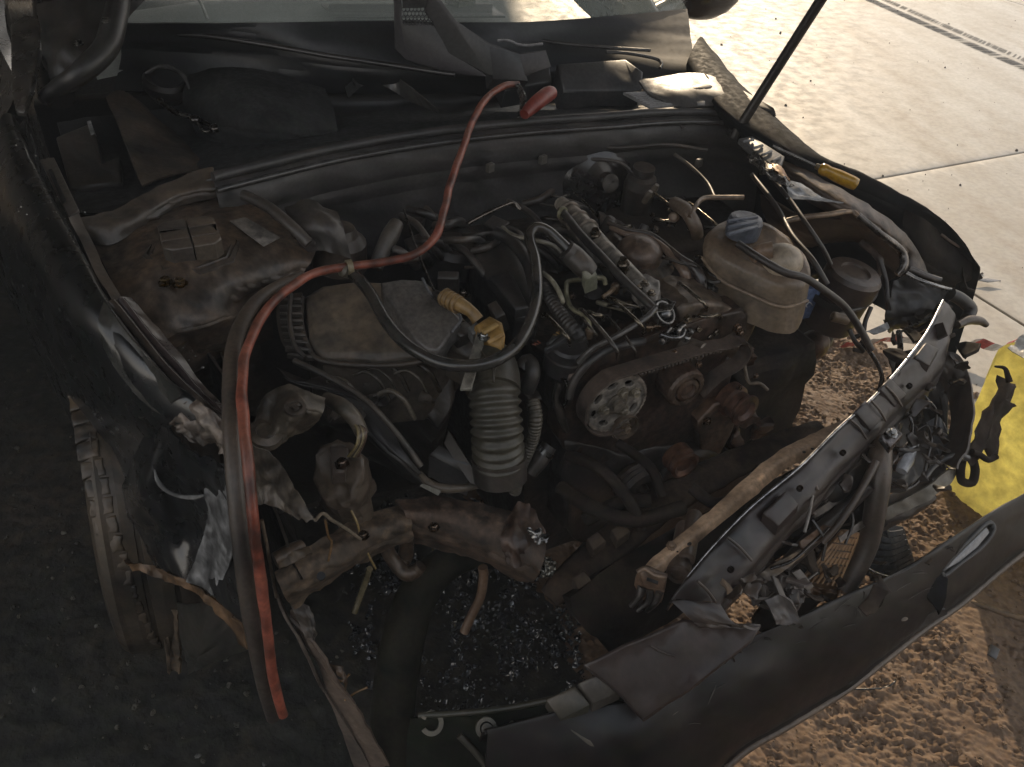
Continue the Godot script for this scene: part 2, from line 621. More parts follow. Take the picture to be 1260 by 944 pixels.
func ground() -> void:
	var g := tinted(sheet(-40, 40, -40, 40, 4.0, func(_x, _z): return -0.045), func(p): return Color(0.075, 0.062, 0.047))
	tag(lay("ground", g, M.ground), "", "", "", "structure")
	var d := tinted(sheet(-2.6, 0.5, -2.4, 2.2, 0.016, dirt_height), func(p):
		var k := 0.5 + 0.9 * noise_a.get_noise_3dv(p * 2.2) + 0.5 * noise_b.get_noise_3dv(p * 13.0)
		return Color(0.022, 0.023, 0.014).lerp(Color(0.062, 0.047, 0.028), clampf(k, 0, 1)))
	tag(lay("dirt_floor", d, M.ground), "", "", "", "structure")
	var s := tinted(sheet(-0.15, 2.1, -0.7, 1.8, 0.0052, sand_height), func(p):
		var k := 0.5 + 0.7 * noise_a.get_noise_3dv(p * 3.0 + Vector3(5, 0, 0)) + 0.4 * noise_b.get_noise_3dv(p * 40.0)
		return Color(0.135, 0.078, 0.042).lerp(Color(0.23, 0.146, 0.085), clampf(k, 0, 1)))
	tag(lay("sand", s, M.sand), "", "", "", "structure")
	var yard := Node3D.new()
	yard.name = "concrete_yard"
	add_child(yard)
	tag(yard, "", "", "", "structure")
	var xs := [1.5, 2.18, 6.6, 11.0, 15.4, 19.8]
	var zs := [-18.7, -14.3, -9.9, -5.5, -1.1, 3.3]
	for i in 5:
		for j in 5:
			var near: bool = i < 2 and j > 1
			var c := Vector3((xs[i] + xs[i + 1]) / 2, -0.06, (zs[j] + zs[j + 1]) / 2)
			var m := box(c, Vector3(xs[i + 1] - xs[i] - 0.013, 0.12, zs[j + 1] - zs[j] - 0.013), Vector3.ZERO, 0.004)
			put("slab", m.refine(0.07 if near else 0.6), M.concrete, yard, Color(0.43, 0.405, 0.36) * rng.randf_range(0.95, 1.04), 0.22, 0.22, Color(0.30, 0.255, 0.20))
	var r := RandomNumberGenerator.new()
	r.seed = 3
	var bits := []
	for i in 9000:                                         # clods of the trodden sand
		var p := Vector3(r.randf_range(0.1, 1.9), 0, r.randf_range(-0.5, 1.7))
		p.y = sand_height(p.x, p.z)
		if p.y < 0.0 or noise_a.get_noise_3dv(Vector3(p.x, 8, p.z) * 5.0) < r.randf_range(-0.35, 0.2):
			continue
		var q := pow(r.randf(), 3.0) * 0.006 + 0.0015
		bits.append([turned(r, Vector3(q, q * 0.8, q * r.randf_range(0.7, 1.3)), p + Vector3(0, q * 0.1, 0)), Color(0.205, 0.13, 0.075) * r.randf_range(0.8, 1.15)])
	tag(scatter("sand_clods", lump(5, 0.5), M.sand, bits), "small clods of trodden sand in front of the bumper", "clods")
	bits = []
	for i in 420:                                           # grit on the concrete, thick by the sand and thin beyond
		var p := Vector3(1.7 + pow(r.randf(), 2.0) * 5.0, 0.002, r.randf_range(-4.5, 1.0))
		var q := pow(r.randf(), 5.0) * 0.010 + 0.0018
		bits.append([turned(r, Vector3(q, q * 0.6, q), p), Color(0.09, 0.08, 0.07) * r.randf_range(0.6, 2.4)])
	tag(scatter("grit", lump(6, 0.5), M.dirty, bits), "dark grit strewn over the concrete yard", "grit")
	bits = []
	for row in [[-0.06, 1.0], [0.09, 0.7]]:                 # the rubber a tyre left, bar by bar
		for i in 330:
			var t := i / 330.0
			var p := Vector3(5.42 - 0.5 * t + row[0] + 0.05 * t * t, 0.0025, -4.4 + 2.75 * t)
			if r.randf() < 0.1 + 0.25 * t:
				continue
			var b := Basis(Vector3.UP, 0.45 if row[0] > 0.0 else -0.2).scaled_local(Vector3(0.055, 0.0012, 0.0022))
			bits.append([Transform3D(b, p), Color(0.26, 0.24, 0.21) * r.randf_range(0.8, 1.4)])
	tag(scatter("tyre_mark", lump(7, 0.3), M.dirty, bits), "double dark tyre mark curving across the far concrete", "tyre mark")
	bits = []
	for i in 2600:                                          # grit and glass crumbs on the shaded dirt
		var p := Vector3(r.randf_range(-1.5, 0.3), 0, r.randf_range(-0.9, 1.3))
		p.y = dirt_height(p.x, p.z)
		var q := pow(r.randf(), 3.0) * 0.006 + 0.0016
		var c := Color(0.10, 0.09, 0.065) * r.randf_range(0.4, 1.6)
		if r.randf() < 0.02:
			c = Color(0.25, 0.25, 0.23)
		bits.append([turned(r, Vector3(q, q * 0.6, q), p), c])
	tag(scatter("gravel", lump(8, 0.5), M.dirty, bits), "fine gravel and crumbs on the shaded dirt floor", "gravel")
	bits = []
	for i in 9500:                                          # the heap of wet crumbled glass under the engine
		var a := r.randf() * TAU
		var q := sqrt(r.randf())
		var p := Vector3(-0.16 + cos(a) * q * 0.27, 0, 0.44 + sin(a) * q * 0.42)
		p.y = 0.05 * (1.0 - q) + dirt_height(p.x, p.z) + r.randf() * 0.008
		if noise_a.get_noise_3dv(p * 7.0) < r.randf_range(-0.3, 0.12):
			continue
		var k := 0.0014 + 0.0065 * pow(r.randf(), 4.0)
		bits.append([turned(r, Vector3(k, k * 0.55, k * r.randf_range(0.7, 1.4)), p), Color(0.02, 0.021, 0.024) * r.randf_range(0.5, 2.2)])
	var wet := StandardMaterial3D.new()
	wet.vertex_color_use_as_albedo = true
	wet.roughness = 0.1
	wet.metallic_specular = 0.7
	tag(scatter("broken_glass", lump(9, 0.6, 5), wet, bits), "heap of dark glittering glass crumbs on the floor under the engine bay", "broken glass")

func shed() -> void:
	var o := thing("open_shed", "open shed roof with posts and back wall shading the car", "shed", Vector3(-2, 0, 1))
	put("roof", box(Vector3(0.0, 3.45, -3.2), Vector3(6.5, 0.12, 10.4)), M.dirty, o, Color(0.5, 0.47, 0.42))
	put("wall", box(Vector3(-3.2, 1.7, -4.3), Vector3(0.2, 3.4, 8.0)), M.dirty, o, Color(0.24, 0.21, 0.18))
	put("wall", box(Vector3(-0.9, 1.7, 4.3), Vector3(5.4, 3.4, 0.2)), M.dirty, o, Color(0.16, 0.145, 0.125))
	put("wall", box(Vector3(-1.6, 1.7, -8.2), Vector3(3.0, 3.4, 0.2)), M.dirty, o, Color(0.24, 0.21, 0.18))
	for z in [-8.0, 1.2]:
		put("post", box(Vector3(3.1, 1.7, z), Vector3(0.12, 3.4, 0.12)), M.dirty, o, Color(0.12, 0.11, 0.1))


# ---------------------------------------------------------------- bodywork
func part_bolts(list: Array, r: float, parent: Node, col: Color, axis := Vector3.UP) -> void:
	for p in list:
		put("bolt", bolt(p, axis, r), M.steel, parent, col, 0.35)

func body(car: Node3D) -> void:
	# fender by the wheel: edge along the bonnet gap, shoulder, flank, lower edge
	var lip := W([12,140,.975, 40,205,.96, 90,298,.94, 127,367,.92, 192,453,.885, 232,485,.865, 276,516,.85])
	var sh := W([-5,160,.96, 12,230,.94, 48,320,.915, 85,388,.885, 143,460,.845, 176,500,.82, 205,528,.80])
	var side := W([-25,240,.85, -8,300,.81, 25,368,.76, 62,435,.70, 112,505,.66, 150,545,.64, 178,575,.65])
	var low := W([-40,260,.72, -14,310,.69, 20,378,.63, 50,438,.56, 85,512,.49, 120,585,.44, 152,632,.44])
	var fender := put("fender", patch([shift(lip, Vector3(0.012, -0.05, 0)), lip, sh, side, low, shift(low, Vector3(0.05, -0.05, 0))], 0.003, 6, 5, 0.003, 6.0), M.paint, car, PAINT, 0.07, 0.2, Color(0.10, 0.09, 0.065))
	fender.set_meta("label", "dusty dark fender with a long dent behind the torn front edge")
	put("dent_panel", patch([
		shift(W([128,376,.917, 150,408,.903, 176,440,.89, 198,466,.882, 222,490,.868]), Vector3(0.002, 0.006, 0)),
		shift(W([122,402,.90, 142,432,.88, 165,458,.865, 190,482,.85, 212,502,.84]), Vector3(0, 0.008, 0.002)),
		shift(W([128,432,.87, 145,460,.85, 164,484,.835, 184,504,.82, 202,516,.815]), Vector3(0, 0.008, 0.003))], 0.004, 6, 6, 0.002, 9.0), M.gloss, fender, Color(0.035, 0.038, 0.036), 0.12, 0.4)
	put("crushed_tip", patch([
		W([165,560,.69, 197,517,.80, 215,538,.80, 250,560,.80, 287,585,.79]),
		W([152,610,.58, 183,600,.69, 218,612,.66, 256,612,.71, 292,640,.74]),
		W([168,655,.50, 200,655,.57, 230,665,.56, 263,668,.62, 297,700,.66]),
		W([193,700,.45, 213,706,.49, 237,714,.52, 267,735,.56, 297,766,.58])], 0.003, 7, 7, 0.008, 9.0), M.paint, fender, PAINT * 1.2, 0.05, 0.2)
	put("torn_edge", patch([
		W([210,520,.82, 236,491,.86, 258,503,.86, 280,522,.85]),
		W([218,531,.81, 238,520,.83, 260,530,.84, 281,545,.84]),
		W([236,543,.80, 250,545,.80, 264,552,.80, 281,562,.81])], 0.002, 8, 6, 0.016, 30.0), M.alloy, fender, Color(0.30, 0.26, 0.22), 0.4, 0.9, Color(0.24, 0.14, 0.08))
	put("torn_edge", patch([
		W([312,545,.83, 330,556,.82, 346,572,.80, 366,605,.76, 386,638,.72]),
		W([313,585,.79, 325,590,.78, 338,600,.77, 355,620,.74, 380,640,.72]),
		W([314,622,.75, 325,618,.75, 335,622,.75, 352,630,.73, 384,641,.715])], 0.002, 7, 6, 0.012, 22.0), M.alloy, fender, Color(0.10, 0.09, 0.075), 0.5, 0.7)
	put("scraped_fold", patch([
		W([258,568,.77, 270,570,.78, 284,572,.79]), W([252,600,.73, 268,604,.75, 286,610,.77]),
		W([255,640,.68, 268,650,.69, 288,668,.71]), W([240,690,.58, 258,698,.59, 275,712,.60]), W([228,716,.535, 246,722,.545, 262,733,.56])], 0.002, 6, 6, 0.003, 40.0), M.alloy, fender, Color(0.22, 0.22, 0.22), 0.12, 1.2, Color(0.5, 0.5, 0.5))
	put("scratch", tube(W([190,578,.735, 194,592,.725, 205,604,.715, 222,611,.705, 240,612,.715, 250,610,.735]), [0.001, 0.0035, 0.0025, 0.004, 0.002], 6, 5, 0, 0, 0.5), M.dirty, fender, Color(0.36, 0.36, 0.35), 0.1, 0.4)
	put("torn_edge", patch([
		W([152,690,.47, 172,694,.46, 196,698,.47, 225,712,.51, 260,735,.55, 294,764,.58]),
		W([158,696,.455, 175,703,.45, 198,712,.46, 228,724,.50, 262,748,.535, 303,800,.53])], 0.003, 6, 3, 0.012, 30.0), M.alloy, fender, Color(0.17, 0.105, 0.06), 0.3, 0.8, Color(0.28, 0.15, 0.06))
	# folded rails along the gap
	put("fender_rail", tube(W([138,372,.912, 170,412,.89, 205,455,.872, 250,498,.855, 278,518,.845]), 0.007, 8, 6), M.gloss, fender, Color(0.03, 0.027, 0.027), 0.15)
	put("fender_rail", tube(W([150,370,.91, 182,412,.885, 216,450,.865, 246,485,.85, 279,515,.84]), 0.006, 8, 6), M.gloss, fender, Color(0.05, 0.04, 0.042), 0.1)
	put("fender_rail", patch([W([146,366,.91, 180,405,.888, 212,440,.868, 242,478,.85, 280,510,.84]), W([160,366,.90, 190,400,.88, 222,436,.86, 252,476,.845, 284,506,.838])], 0.006, 6, 3, 0.003, 20.0), M.gloss, fender, Color(0.055, 0.05, 0.052), 0.25)
	put("mounting_strip", plate(W([48,196,.955, 66,193,.955, 97,258,.94, 84,266,.937]), 0.006, 0.002), M.plastic, fender, Color(0.06, 0.058, 0.055), 0.2)
	put("slot", plate(shift(W([59,210,.955, 64,209,.955, 82,248,.946, 77,251,.946]), Vector3(0, 0.0025, 0)), 0.003, 0.0005), M.plastic, fender, BLACK * 0.5, 0.0)
	put("mounting_strip", patch([W([84,268,.94, 100,300,.92, 122,345,.905, 140,372,.90]), W([97,262,.935, 112,296,.915, 135,342,.90, 152,368,.895])], 0.004, 5, 3, 0.004, 15.0), M.plastic, fender, Color(0.045, 0.043, 0.04), 0.3)

	# strut tower and inner wing
	var tower := put("strut_tower", patch([
		W([112,296,.89, 150,276,.90, 200,258,.905, 262,242,.905, 330,258,.89, 392,285,.87]),
		W([130,330,.885, 160,312,.895, 205,300,.91, 258,292,.91, 320,305,.89, 385,318,.86]),
		W([150,366,.87, 180,350,.885, 215,345,.895, 262,342,.89, 310,345,.87, 360,345,.83]),
		W([190,413,.835, 215,400,.85, 245,392,.855, 275,382,.85, 302,366,.83, 335,358,.79]),
		W([205,424,.815, 225,414,.82, 250,408,.825, 285,396,.82, 305,382,.80, 330,372,.77]),
		W([218,468,.70, 240,462,.70, 262,452,.70, 290,440,.70, 310,425,.69, 335,415,.68])], 0.004, 6, 6, 0.006, 9.0), M.alloy, car, Color(0.15, 0.125, 0.105), 0.4, 0.5, Color(0.20, 0.115, 0.055))
	var capc := at(233, 288, .927)
	put("strut_cup", lathe(capc - Vector3(0, 0.045, 0), Vector3(0.02, 1, 0.03), [[0.082, 0.0], [0.076, 0.018], [0.070, 0.022], [0.066, 0.018], [0.063, 0.022], [0, 0.022]], 8), M.alloy, tower, Color(0.05, 0.042, 0.036), 0.3)
	for i in 2:
		for j in 3:
			var c := capc + Vector3(-0.0225 + 0.045 * i, 0.004, -0.034 + 0.033 * j)
			var cut := 0.012 if j != 1 else 0.0
			var sx := 1.0 if i == 1 else -1.0
			var sz := 1.0 if j == 2 else -1.0
			var q := [c + Vector3(-sx * 0.0215, 0, -sz * 0.0155), c + Vector3(sx * 0.0215, 0, -sz * 0.0155), c + Vector3(sx * 0.0215, 0, sz * (0.0155 - cut)), c + Vector3(sx * (0.0215 - cut), 0, sz * 0.0155), c + Vector3(-sx * 0.0215, 0, sz * 0.0155)]
			put("cap_segment", prism(q, Vector3(0, -0.03, 0), 0.003), M.plastic, tower, [Color(0.05, 0.046, 0.042), Color(0.085, 0.07, 0.055)][(i + j) % 2], 0.35)
	put("label", plate(shift(W([284,281,.90, 303,276,.90, 346,301,.885, 326,312,.885]), Vector3(0, 0.014, 0)), 0.0015, 0.0004), M.dirty, tower, Color(0.40, 0.37, 0.33), 0.35, 0.2)
	part_bolts([at(204, 349, .897), at(222, 350, .896)], 0.008, tower, Color(0.2, 0.135, 0.06))
	put("gap_groove", tube(W([185,326,.893, 196,336,.89, 220,338,.89, 245,334,.89, 266,320,.895, 270,300,.903]), 0.004, 6, 5), M.alloy, tower, Color(0.1, 0.085, 0.07), 0.3)
	put("inner_wing", patch([
		W([214,428,.80, 250,412,.815, 290,398,.81, 315,385,.79]),
		W([225,462,.72, 258,448,.72, 290,436,.72, 318,425,.70]),
		W([245,492,.64, 270,480,.64, 292,470,.64, 330,470,.60]),
		W([262,520,.56, 285,512,.55, 305,508,.54, 350,520,.48])], 0.004, 5, 5, 0.012, 14.0), M.alloy, car, Color(0.075, 0.07, 0.058), 0.35, 0.5)
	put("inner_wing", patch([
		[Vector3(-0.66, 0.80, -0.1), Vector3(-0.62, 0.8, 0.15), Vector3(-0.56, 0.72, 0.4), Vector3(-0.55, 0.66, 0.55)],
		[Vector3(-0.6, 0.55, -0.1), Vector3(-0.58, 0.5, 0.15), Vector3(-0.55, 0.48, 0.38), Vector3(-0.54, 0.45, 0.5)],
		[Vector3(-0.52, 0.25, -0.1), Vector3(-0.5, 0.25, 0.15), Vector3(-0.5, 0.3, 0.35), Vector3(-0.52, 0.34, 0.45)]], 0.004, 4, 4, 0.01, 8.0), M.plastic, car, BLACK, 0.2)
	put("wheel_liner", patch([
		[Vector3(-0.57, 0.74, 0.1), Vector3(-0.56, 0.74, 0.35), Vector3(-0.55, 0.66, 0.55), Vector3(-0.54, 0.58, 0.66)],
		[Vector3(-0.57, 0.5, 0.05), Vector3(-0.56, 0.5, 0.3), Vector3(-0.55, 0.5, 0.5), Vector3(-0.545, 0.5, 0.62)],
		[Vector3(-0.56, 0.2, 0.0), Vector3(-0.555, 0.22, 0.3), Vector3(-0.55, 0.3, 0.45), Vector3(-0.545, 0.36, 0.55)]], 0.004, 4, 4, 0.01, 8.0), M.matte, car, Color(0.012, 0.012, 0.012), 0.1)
	# torn bracket by the lamp seat
	var br := put("lamp_bracket", patch([
		W([318,500,.80, 334,482,.82, 356,474,.83, 372,478,.83, 400,490,.81]),
		W([312,525,.79, 332,512,.80, 355,500,.83, 376,502,.83, 396,508,.81]),
		W([312,545,.78, 330,540,.78, 350,530,.79, 372,522,.79, 386,520,.78]),
		W([318,552,.77, 330,550,.77, 345,545,.77, 358,537,.77, 372,531,.77])], 0.003, 6, 6, 0.005, 22.0), M.alloy, car, Color(0.13, 0.115, 0.09), 0.35, 0.5)
	put("rivet_ring", lathe(at(363, 503, .832), Vector3(0.1, 1, 0.2), [[0.016, 0], [0.015, 0.004], [0.010, 0.005], [0.009, 0.001], [0.005, 0.001], [0.004, 0.005], [0, 0.005]], 18), M.alloy, br, Color(0.09, 0.08, 0.07), 0.2)
	put("bump_stop", lathe(at(326, 535, .783), Vector3(0.2, 1, 0.3), [[0.026, -0.004], [0.024, 0.006], [0.014, 0.010], [0.012, 0.004], [0, 0.004]], 18), M.alloy, br, Color(0.12, 0.10, 0.08), 0.3)

	# loom and lamp plug beside it
	var plug := put("lamp_housing", prism(rounded(W([398,548,.70, 430,545,.71, 447,565,.70, 436,615,.65, 412,630,.62, 384,600,.64, 385,575,.67]), 2), Vector3(0.02, -0.09, -0.02), 0.006).refine(0.016).warp(noise_b, 0.010, 26.0), M.plastic, car, Color(0.075, 0.06, 0.046), 0.4)
	put("plug_face", prism(shift(W([405,552,.71, 428,555,.71, 424,585,.69, 408,588,.68]), Vector3(0, 0.006, 0)), Vector3(0, -0.02, 0), 0.003), M.plastic, plug, Color(0.05, 0.04, 0.038), 0.35)
	part_bolts([at(421, 572, .705)], 0.008, plug, Color(0.13, 0.09, 0.07))
	put("sleeve", tube(W([402,490,.77, 420,500,.78, 436,515,.77, 446,535,.75]), [0.010, 0.013, 0.012, 0.010], 10, 5), M.rubber, car, Color(0.09, 0.08, 0.06), 0.35)
	for i in 6:
		put("wire", tube(W([432 + i * 2.4, 516 + i * 1.5, .765, 440 + i * 2.0, 530, .77, 438 + i * 2.2, 548 - i, .755, 428 + i * 2.4, 562, .72]), 0.0017, 6, 6), M.cable, car, [Color(0.30, 0.24, 0.11), Color(0.2, 0.17, 0.1), Color(0.05, 0.045, 0.04), Color(0.34, 0.28, 0.16), Color(0.16, 0.13, 0.08), Color(0.09, 0.05, 0.04)][i], 0.25)
	var loose_wires := [
		[432,628,.62, 440,645,.60, 444,664,.57, 452,680,.54, 462,700,.50], [388,640,.70, 397,632,.69, 408,640,.67, 425,650,.64, 444,664,.58],
		[400,640,.68, 404,660,.64, 408,668,.62, 404,690,.58], [455,700,.52, 450,716,.48, 444,732,.45, 436,754,.42]]
	for i in 4:
		put("wire", tube(W(loose_wires[i]), [0.002, 0.003, 0.0022, 0.0055][i], 6, 6), M.cable, car, [Color(0.4, 0.28, 0.12), Color(0.24, 0.2, 0.15), Color(0.22, 0.13, 0.06), Color(0.17, 0.15, 0.085)][i], 0.3)

	# the steered wheel under the torn fender
	var wheel := put("wheel", lathe(Vector3(-0.715, 0.318, 0.12), Vector3(1, -0.08, 0.05), [[0.1, -0.09], [0.2, -0.1], [0.205, -0.06], [0.205, 0.06], [0.2, 0.1], [0.1, 0.09]], 40), M.alloy, car, Color(0.1, 0.1, 0.1), 0.4)
	var pr := [[0.20, -0.105], [0.225, -0.118], [0.27, -0.122], [0.298, -0.114], [0.311, -0.100]]
	for k in 4:                                             # three grooves between four ribs
		var x0 := -0.092 + k * 0.0485
		pr.append_array([[0.3155 - 0.004 * absf(k - 1.5), x0], [0.317 - 0.004 * absf(k - 1.5), x0 + 0.020], [0.3155 - 0.004 * absf(k - 1.5), x0 + 0.039]])
		if k < 3:
			pr.append_array([[0.306, x0 + 0.040], [0.306, x0 + 0.0475]])
	pr.append_array([[0.311, 0.100], [0.298, 0.114], [0.27, 0.122], [0.225, 0.118], [0.20, 0.105]])
	var tyre := put("tyre", lathe(Vector3(-0.715, 0.318, 0.12), Vector3(1, -0.08, 0.05), pr, 90, true), M.rubber, wheel, Color(0.028, 0.024, 0.02), 0.5, 0.9, Color(0.17, 0.12, 0.072))
	var ax := Vector3(1, -0.08, 0.05).normalized()
	for i in 34:                                            # tread blocks across the shoulders
		var a := deg_to_rad(-70.0 + i * 6.2)
		var out := Vector3(0, sin(a), cos(a))
		for s in [-1, 1]:
			put("tread_block", bar(Vector3(-0.715, 0.318, 0.12) + ax * s * 0.074 + out * 0.3135, Vector3(-0.715, 0.318, 0.12) + ax * s * 0.110 + out * 0.3035, 0.030, 0.010, out, 0.003).refine(0.012).warp(noise_b, 0.003, 45.0), M.rubber, tyre, Color(0.03, 0.026, 0.021), 0.5, 0.9, Color(0.18, 0.125, 0.075))
	put("mud_cake", patch([W([195,738,.33, 205,745,.32, 218,752,.33]), W([202,790,.22, 210,790,.21, 220,792,.22]), W([206,826,.12, 214,827,.115, 222,828,.12])], 0.006, 5, 6, 0.007, 40.0), M.dirty, tyre, Color(0.14, 0.095, 0.055), 0.2)
	put("wheel_liner", patch([
		W([306,690,.60, 302,730,.53, 298,770,.47, 305,800,.42]), W([250,740,.47, 250,770,.42, 255,800,.36, 262,815,.32]), W([216,742,.36, 222,780,.30, 228,812,.24, 232,830,.20])], 0.004, 5, 5, 0.006, 15.0), M.plastic, car, Color(0.02, 0.021, 0.018), 0.15)

	# far fender, seen from inside
	var fo := W([862,45,1.0, 900,92,.985, 950,140,.965, 1010,190,.94, 1062,214,.915, 1130,250,.87, 1178,287,.81, 1204,326,.75])
	var fi := W([846,75,.99, 885,128,.975, 932,165,.955, 985,200,.93, 1050,228,.90, 1117,259,.855, 1160,287,.80, 1193,322,.745])
	var f2 := put("fender", patch([shift(fo, Vector3(0.05, -0.28, 0.02)), shift(fo, Vector3(0.03, -0.06, 0.0)), fo, fi, shift(fi, Vector3(0.008, -0.03, 0))], 0.003, 6, 4, 0.004, 9.0), M.matte, car, PAINT, 0.12, 0.3, Color(0.08, 0.06, 0.045))
	f2.set_meta("label", "dark far fender bent open at its front end")
	put("fender_inside", patch([
		W([1114,258,.858, 1135,268,.845, 1160,287,.80, 1185,308,.765, 1199,324,.745]),
		W([1110,282,.82, 1130,296,.80, 1155,312,.77, 1182,318,.755, 1205,335,.72]),
		W([1112,300,.78, 1128,318,.76, 1150,334,.73, 1175,334,.73, 1207,343,.70]),
		W([1120,322,.74, 1132,336,.72, 1150,350,.69, 1172,352,.69, 1176,346,.70])], 0.003, 6, 6, 0.004, 12.0), M.matte, f2, Color(0.012, 0.011, 0.011), 0.1)
	put("torn_lip", tube(W([1158,288,.80, 1168,296,.79, 1178,302,.78, 1188,306,.775]), 0.003, 6, 4), M.alloy, f2, Color(0.2, 0.15, 0.12), 0.3)
	var rail := put("wing_rail", patch([
		W([935,172,.935, 985,204,.92, 1045,238,.90, 1086,264,.87, 1114,287,.83, 1134,317,.78, 1142,335,.75]),
		W([925,182,.93, 975,215,.915, 1036,252,.895, 1072,274,.865, 1100,294,.83, 1116,312,.79, 1122,335,.76]),
		W([920,192,.90, 965,224,.885, 1020,262,.86, 1060,282,.835, 1090,304,.80, 1108,320,.765, 1112,340,.74])], 0.004, 6, 5, 0.004, 20.0), M.alloy, car, Color(0.09, 0.062, 0.046), 0.4, 0.4)
	put("inner_wing", patch([
		W([935,240,.87, 985,262,.86, 1030,268,.86, 1062,268,.86, 1092,296,.82, 1110,316,.79]),
		W([940,262,.82, 985,285,.80, 1025,292,.79, 1062,290,.80, 1090,318,.76, 1108,335,.74]),
		W([950,285,.76, 985,300,.74, 1020,300,.74, 1055,296,.76, 1078,318,.72, 1096,345,.69])], 0.004, 5, 5, 0.008, 16.0), M.plastic, car, Color(0.03, 0.026, 0.024), 0.25)
	put("brace_tube", tube(W([962,273,.875, 985,268,.88, 1020,264,.885, 1046,260,.885, 1056,266,.88]), 0.0055, 8, 5), M.alloy, rail, Color(0.34, 0.24, 0.16), 0.3)
	put("brace_tube", tube(W([1056,264,.88, 1080,285,.855, 1100,300,.83, 1111,312,.81, 1112,328,.79, 1104,338,.775]), [0.006, 0.007, 0.008, 0.009, 0.008], 8, 6), M.steel, rail, Color(0.2, 0.19, 0.18), 0.25)

	# doors, pillars and mirror
	for s in [-1, 1]:
		put("door", patch([
			[Vector3(s * 0.80, 0.98, -0.42), Vector3(s * 0.86, 0.97, -0.9), Vector3(s * 0.87, 0.97, -1.5)],
			[Vector3(s * 0.89, 0.8, -0.42), Vector3(s * 0.91, 0.8, -0.9), Vector3(s * 0.91, 0.8, -1.5)],
			[Vector3(s * 0.88, 0.3, -0.42), Vector3(s * 0.89, 0.3, -0.9), Vector3(s * 0.89, 0.3, -1.5)]], 0.03, 4, 4), M.paint, car, PAINT, 0.1)
		put("pillar", tube([Vector3(s * 0.74, 0.95, -0.42), Vector3(s * 0.70, 1.12, -0.72), Vector3(s * 0.63, 1.3, -1.08), Vector3(s * 0.57, 1.4, -1.35)], 0.035, 12, 5), M.paint, car, PAINT, 0.1)
	var shell := put("cabin", patch([
		[Vector3(-0.5, 1.38, -1.2), Vector3(0, 1.42, -1.15), Vector3(0.5, 1.38, -1.2)], [Vector3(-0.55, 1.42, -1.9), Vector3(0, 1.46, -1.9), Vector3(0.55, 1.42, -1.9)],
		[Vector3(-0.5, 1.36, -2.8), Vector3(0, 1.40, -2.85), Vector3(0.5, 1.36, -2.8)]], 0.03, 5, 5), M.paint, car, PAINT, 0.1)
	for s in [-1, 1]:
		put("side_panel", patch([
			[Vector3(s * 0.87, 0.97, -1.52), Vector3(s * 0.86, 0.98, -2.4), Vector3(s * 0.78, 0.98, -3.5)], [Vector3(s * 0.91, 0.8, -1.52), Vector3(s * 0.91, 0.8, -2.4), Vector3(s * 0.82, 0.8, -3.6)],
			[Vector3(s * 0.89, 0.3, -1.52), Vector3(s * 0.89, 0.35, -2.4), Vector3(s * 0.8, 0.35, -3.6)]], 0.03, 5, 4), M.paint, shell, PAINT, 0.1)
		put("rear_pillar", tube([Vector3(s * 0.54, 1.38, -2.7), Vector3(s * 0.66, 1.2, -3.1), Vector3(s * 0.75, 0.98, -3.4)], 0.05, 10, 4), M.paint, shell, PAINT, 0.1)
	put("boot_lid", patch([[Vector3(-0.8, 0.98, -3.4), Vector3(0, 1.0, -3.4), Vector3(0.8, 0.98, -3.4)], [Vector3(-0.8, 0.97, -3.75), Vector3(0, 0.99, -3.78), Vector3(0.8, 0.97, -3.75)], [Vector3(-0.78, 0.35, -3.8), Vector3(0, 0.35, -3.85), Vector3(0.78, 0.35, -3.8)]], 0.03, 4, 4), M.paint, shell, PAINT, 0.1)
	put("floor_pan", box(Vector3(0, 0.3, -2.1), Vector3(1.7, 0.06, 3.2)), M.plastic, shell, BLACK, 0.1)
	put("firewall", box(Vector3(0, 0.6, -0.62), Vector3(1.6, 0.56, 0.04)), M.plastic, shell, BLACK, 0.1)
	var mir := put("door_mirror", ball(Vector3(1.0, 1.03, -0.62), Vector3(0.125, 0.085, 0.07), 24), M.gloss, car, Color(0.012, 0.012, 0.013), 0.05)
	put("mirror_foot", tube([Vector3(0.80, 0.97, -0.58), Vector3(0.86, 0.99, -0.6), Vector3(0.92, 1.02, -0.61)], [0.04, 0.03, 0.028], 10, 4), M.gloss, mir, BLACK, 0.05)

	# bonnet held up over the engine bay, with its inner frame, hinge and prop rod
	var bonnet := put("bonnet", patch([
		[Vector3(-0.74, 1.44, -0.44), Vector3(-0.3, 1.48, -0.50), Vector3(0.3, 1.48, -0.50), Vector3(0.74, 1.44, -0.44)],
		[Vector3(-0.73, 1.67, 0.06), Vector3(-0.3, 1.72, 0.04), Vector3(0.3, 1.72, 0.04), Vector3(0.73, 1.67, 0.06)],
		[Vector3(-0.66, 1.84, 0.52), Vector3(-0.3, 1.92, 0.58), Vector3(0.3, 1.90, 0.58), Vector3(0.70, 1.84, 0.50)]], 0.01, 8, 8, 0.01, 3.0), M.paint, car, PAINT, 0.1)
	for s in [-1, 1]:
		put("stiffener", tube([Vector3(s * 0.62, 1.43, -0.40), Vector3(s * 0.55, 1.64, 0.05), Vector3(s * 0.2, 1.82, 0.46)], 0.03, 8, 5), M.paint, bonnet, PAINT, 0.2)
	put("prop_rod", tube([at(903, 168, .93), at(955, 86, 1.075), at(1010, 0, 1.217), at(1010, 0, 1.217) * 2.6 - at(955, 86, 1.075) * 1.6], 0.0105, 12, 4), M.plastic, car, Color(0.02, 0.018, 0.017), 0.1)
	put("rod_pivot", lathe(at(903, 168, .915), Vector3(0.2, 1, 0.2), [[0.018, 0], [0.018, 0.012], [0.011, 0.02], [0, 0.02]], 14), M.plastic, car, BLACK, 0.1)
